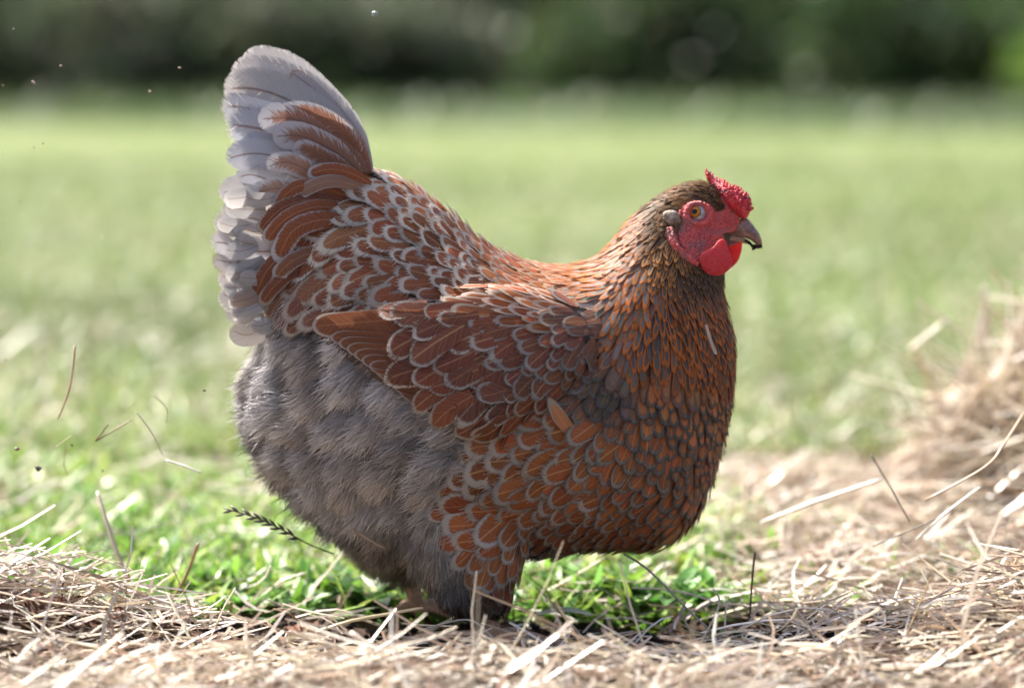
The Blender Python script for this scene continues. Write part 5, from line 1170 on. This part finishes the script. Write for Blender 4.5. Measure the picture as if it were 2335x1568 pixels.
# leafy weeds close to the feet
def weed(name, lb, px, py, nl, L, wd, col, Y=None, spread=1.0):
    L *= 1.25; wd *= 1.35; nl += 3
    r0 = rays(px, py); t = CH_CAM / -r0[2]; g = CAM + r0 * t
    root = empty(name, (g[0], g[1], float(ground_h(g[0], g[1]))), label=lb, cat="weed", group="leafy weeds around the hen's feet")
    for k in range(nl):
        a = k * 2.4 + random.uniform(-.3, .3); l = L * random.uniform(.7, 1.15); el = random.uniform(.35, 1.05) * spread
        h = np.array([math.cos(a), math.sin(a), 0]); D = unit(h * math.cos(el) + np.array([0, 0, math.sin(el)])); w = wd * random.uniform(.8, 1.2)
        s = np.linspace(0, 1, 8); C = np.array(root.location) + D * (l * s)[:, None] + np.array([0, 0, -1.0]) * (l * .35 * s ** 2)[:, None]; sv = unit(np.cross(D, [0, 0, 1.0]) + 1e-6)
        wp = np.interp(s, [0, .15, .35, .65, .9, 1], [.12, .3, .8, 1, .5, .03]) * w
        up = unit(np.cross(sv, D)); 
        V = np.stack([C - sv * wp[:, None] + up * (wp * .35)[:, None], C - sv * (wp * .5)[:, None] + up * (wp * .08)[:, None], C, C + sv * (wp * .5)[:, None] + up * (wp * .08)[:, None], C + sv * wp[:, None] + up * (wp * .35)[:, None]], 1).reshape(-1, 3)
        V[:, 2] = np.maximum(V[:, 2], ground_h(V[:, 0], V[:, 1]) + .001)
        I = np.arange(40).reshape(8, 5); F = np.stack([I[:-1, :-1], I[:-1, 1:], I[1:, 1:], I[1:, :-1]], -1).reshape(-1, 4)
        c = np.array(col) * random.uniform(.75, 1.3); cc = np.tile(c, (40, 1)); cc[2::5] = c * 1.5 + .03
        link("leaf", mesh_np("leaf", V, F, colr={"col": np.clip(cc, 0, 1)}), M['leaf'], root)
CH_CAM = CAM[2]
for lb, px, py, nl, L, wd, col in [
    ("dark-leaved weed in shade just left of the feet", 835, 1395, 10, .045, .0065, (.05, .12, .03)), ("broad-leaved weed beside the far foot", 885, 1375, 8, .04, .007, (.06, .15, .035)), ("small weed at the left end of the bare soil", 690, 1400, 9, .035, .005, (.10, .22, .04)),
    ("bright weed under the hen's belly fur", 770, 1360, 8, .035, .005, (.12, .26, .04)), ("weed right of the thigh with upright leaves", 1330, 1375, 9, .042, .0055, (.10, .24, .035)), ("yellow-green weed under the breast", 1420, 1378, 10, .045, .006, (.16, .28, .04)),
    ("largest bright green weed right under the breast's front", 1530, 1385, 11, .06, .0065, (.08, .22, .035)), ("narrow-leaved weed at the right end of the green patch", 1620, 1392, 8, .05, .005, (.11, .25, .04)), ("low weed behind the kinked pale straw", 1250, 1340, 8, .035, .005, (.13, .28, .05)),
    ("weed tuft left of the curved pale straw", 560, 1400, 9, .04, .005, (.11, .25, .04)), ("small dark sprig high at the left frame edge", 15, 1135, 8, .05, .007, (.05, .16, .03)), ("weed before the green strip at centre left", 470, 1355, 9, .04, .0055, (.12, .26, .04))]:
    weed("weed", lb, px, py, nl, L, wd, col)
# pale dry leaf
g = at(1285, 1388, -.0); Vv = []; s = np.linspace(-1, 1, 9)
V = np.array([[g[0] + a * .022, g[1] + b_ * .006 * math.sqrt(max(0.02, 1 - a * a)), .012 + .004 * (1 - a * a) + b_ * b_ * .003] for a in s for b_ in (-1, -.4, .4, 1)])
I = np.arange(36).reshape(9, 4); F = np.stack([I[:-1, :-1], I[:-1, 1:], I[1:, 1:], I[1:, :-1]], -1).reshape(-1, 4)
o = link("dry_leaf", mesh_np("dry_leaf", V - g, F, colr={"col": np.tile([.62, .70, .62], (36, 1))}), M['leaf']); o.location = g; tag(o, "pale silvery dry leaf lying right of the hen's foot", "leaf")
# loose crumbs of soil on the ground
n = 1500; x = rng.normal(0.02, .16, n); y = rng.normal(-.04, .05, n); parts = []
for k in range(n):
    r_ = abs(random.gauss(.0018, .001)) + .0006; Vk, Fk = sphere((x[k], y[k], float(ground_h(x[k], y[k])) + r_ * .6), r_, 5, 4, (1, 1, .7)); parts.append((Vk + rng.normal(0, r_ * .15, Vk.shape), Fk))
V, F = join(parts); tag(link("soil_crumbs", mesh_np("soil_crumbs", V, F, smooth=False), M['soil_dark']), "dark crumbs of loose soil scratched up around the feet", kind="stuff")

# fine bristle feathers scattered over the bare face
r = np.random.default_rng(12); xs = r.uniform(1515, 1685, 1500); ys = r.uniform(460, 600, 1500); kk = inside(faceC, xs, ys) & (np.hypot(xs - 1591, ys - 488) > 26); bp, bd, bn = [], [], []
for a, b_ in zip(xs[kk], ys[kk]):
    l, n_ = cast(a, b_)
    if l is None: continue
    bp.append(l + n_ * 0.0010); bn.append(n_); bd.append(unit(np.array([-.8, 0, -.45]) + n_ * .35 + r.normal(0, .25, 3)))
bp, bd, bn = map(np.array, (bp, bd, bn)); n = len(bp)
V, F, c = ribbons(bp, bd, unit(np.cross(bd, bn)), r.uniform(.0018, .0042, n), np.full(n, .00028), bn * -.0004, 2, palette(n, [(.16, .06, .04), (.34, .17, .10), (.10, .05, .04)]))
nr = np.repeat(bn, 6, 0); V2 = V.copy(); V2[:, 1] *= -1; nr2 = nr.copy(); nr2[:, 1] *= -1
o = link("face_bristles", mesh_np("face_bristles", np.concatenate([V, V2]), np.concatenate([F, F + len(V)]), colr={"col": np.concatenate([c, c])}, vec={"nrm": np.concatenate([nr, nr2])}), M['down'], hen); o['kind'] = 'stuff'
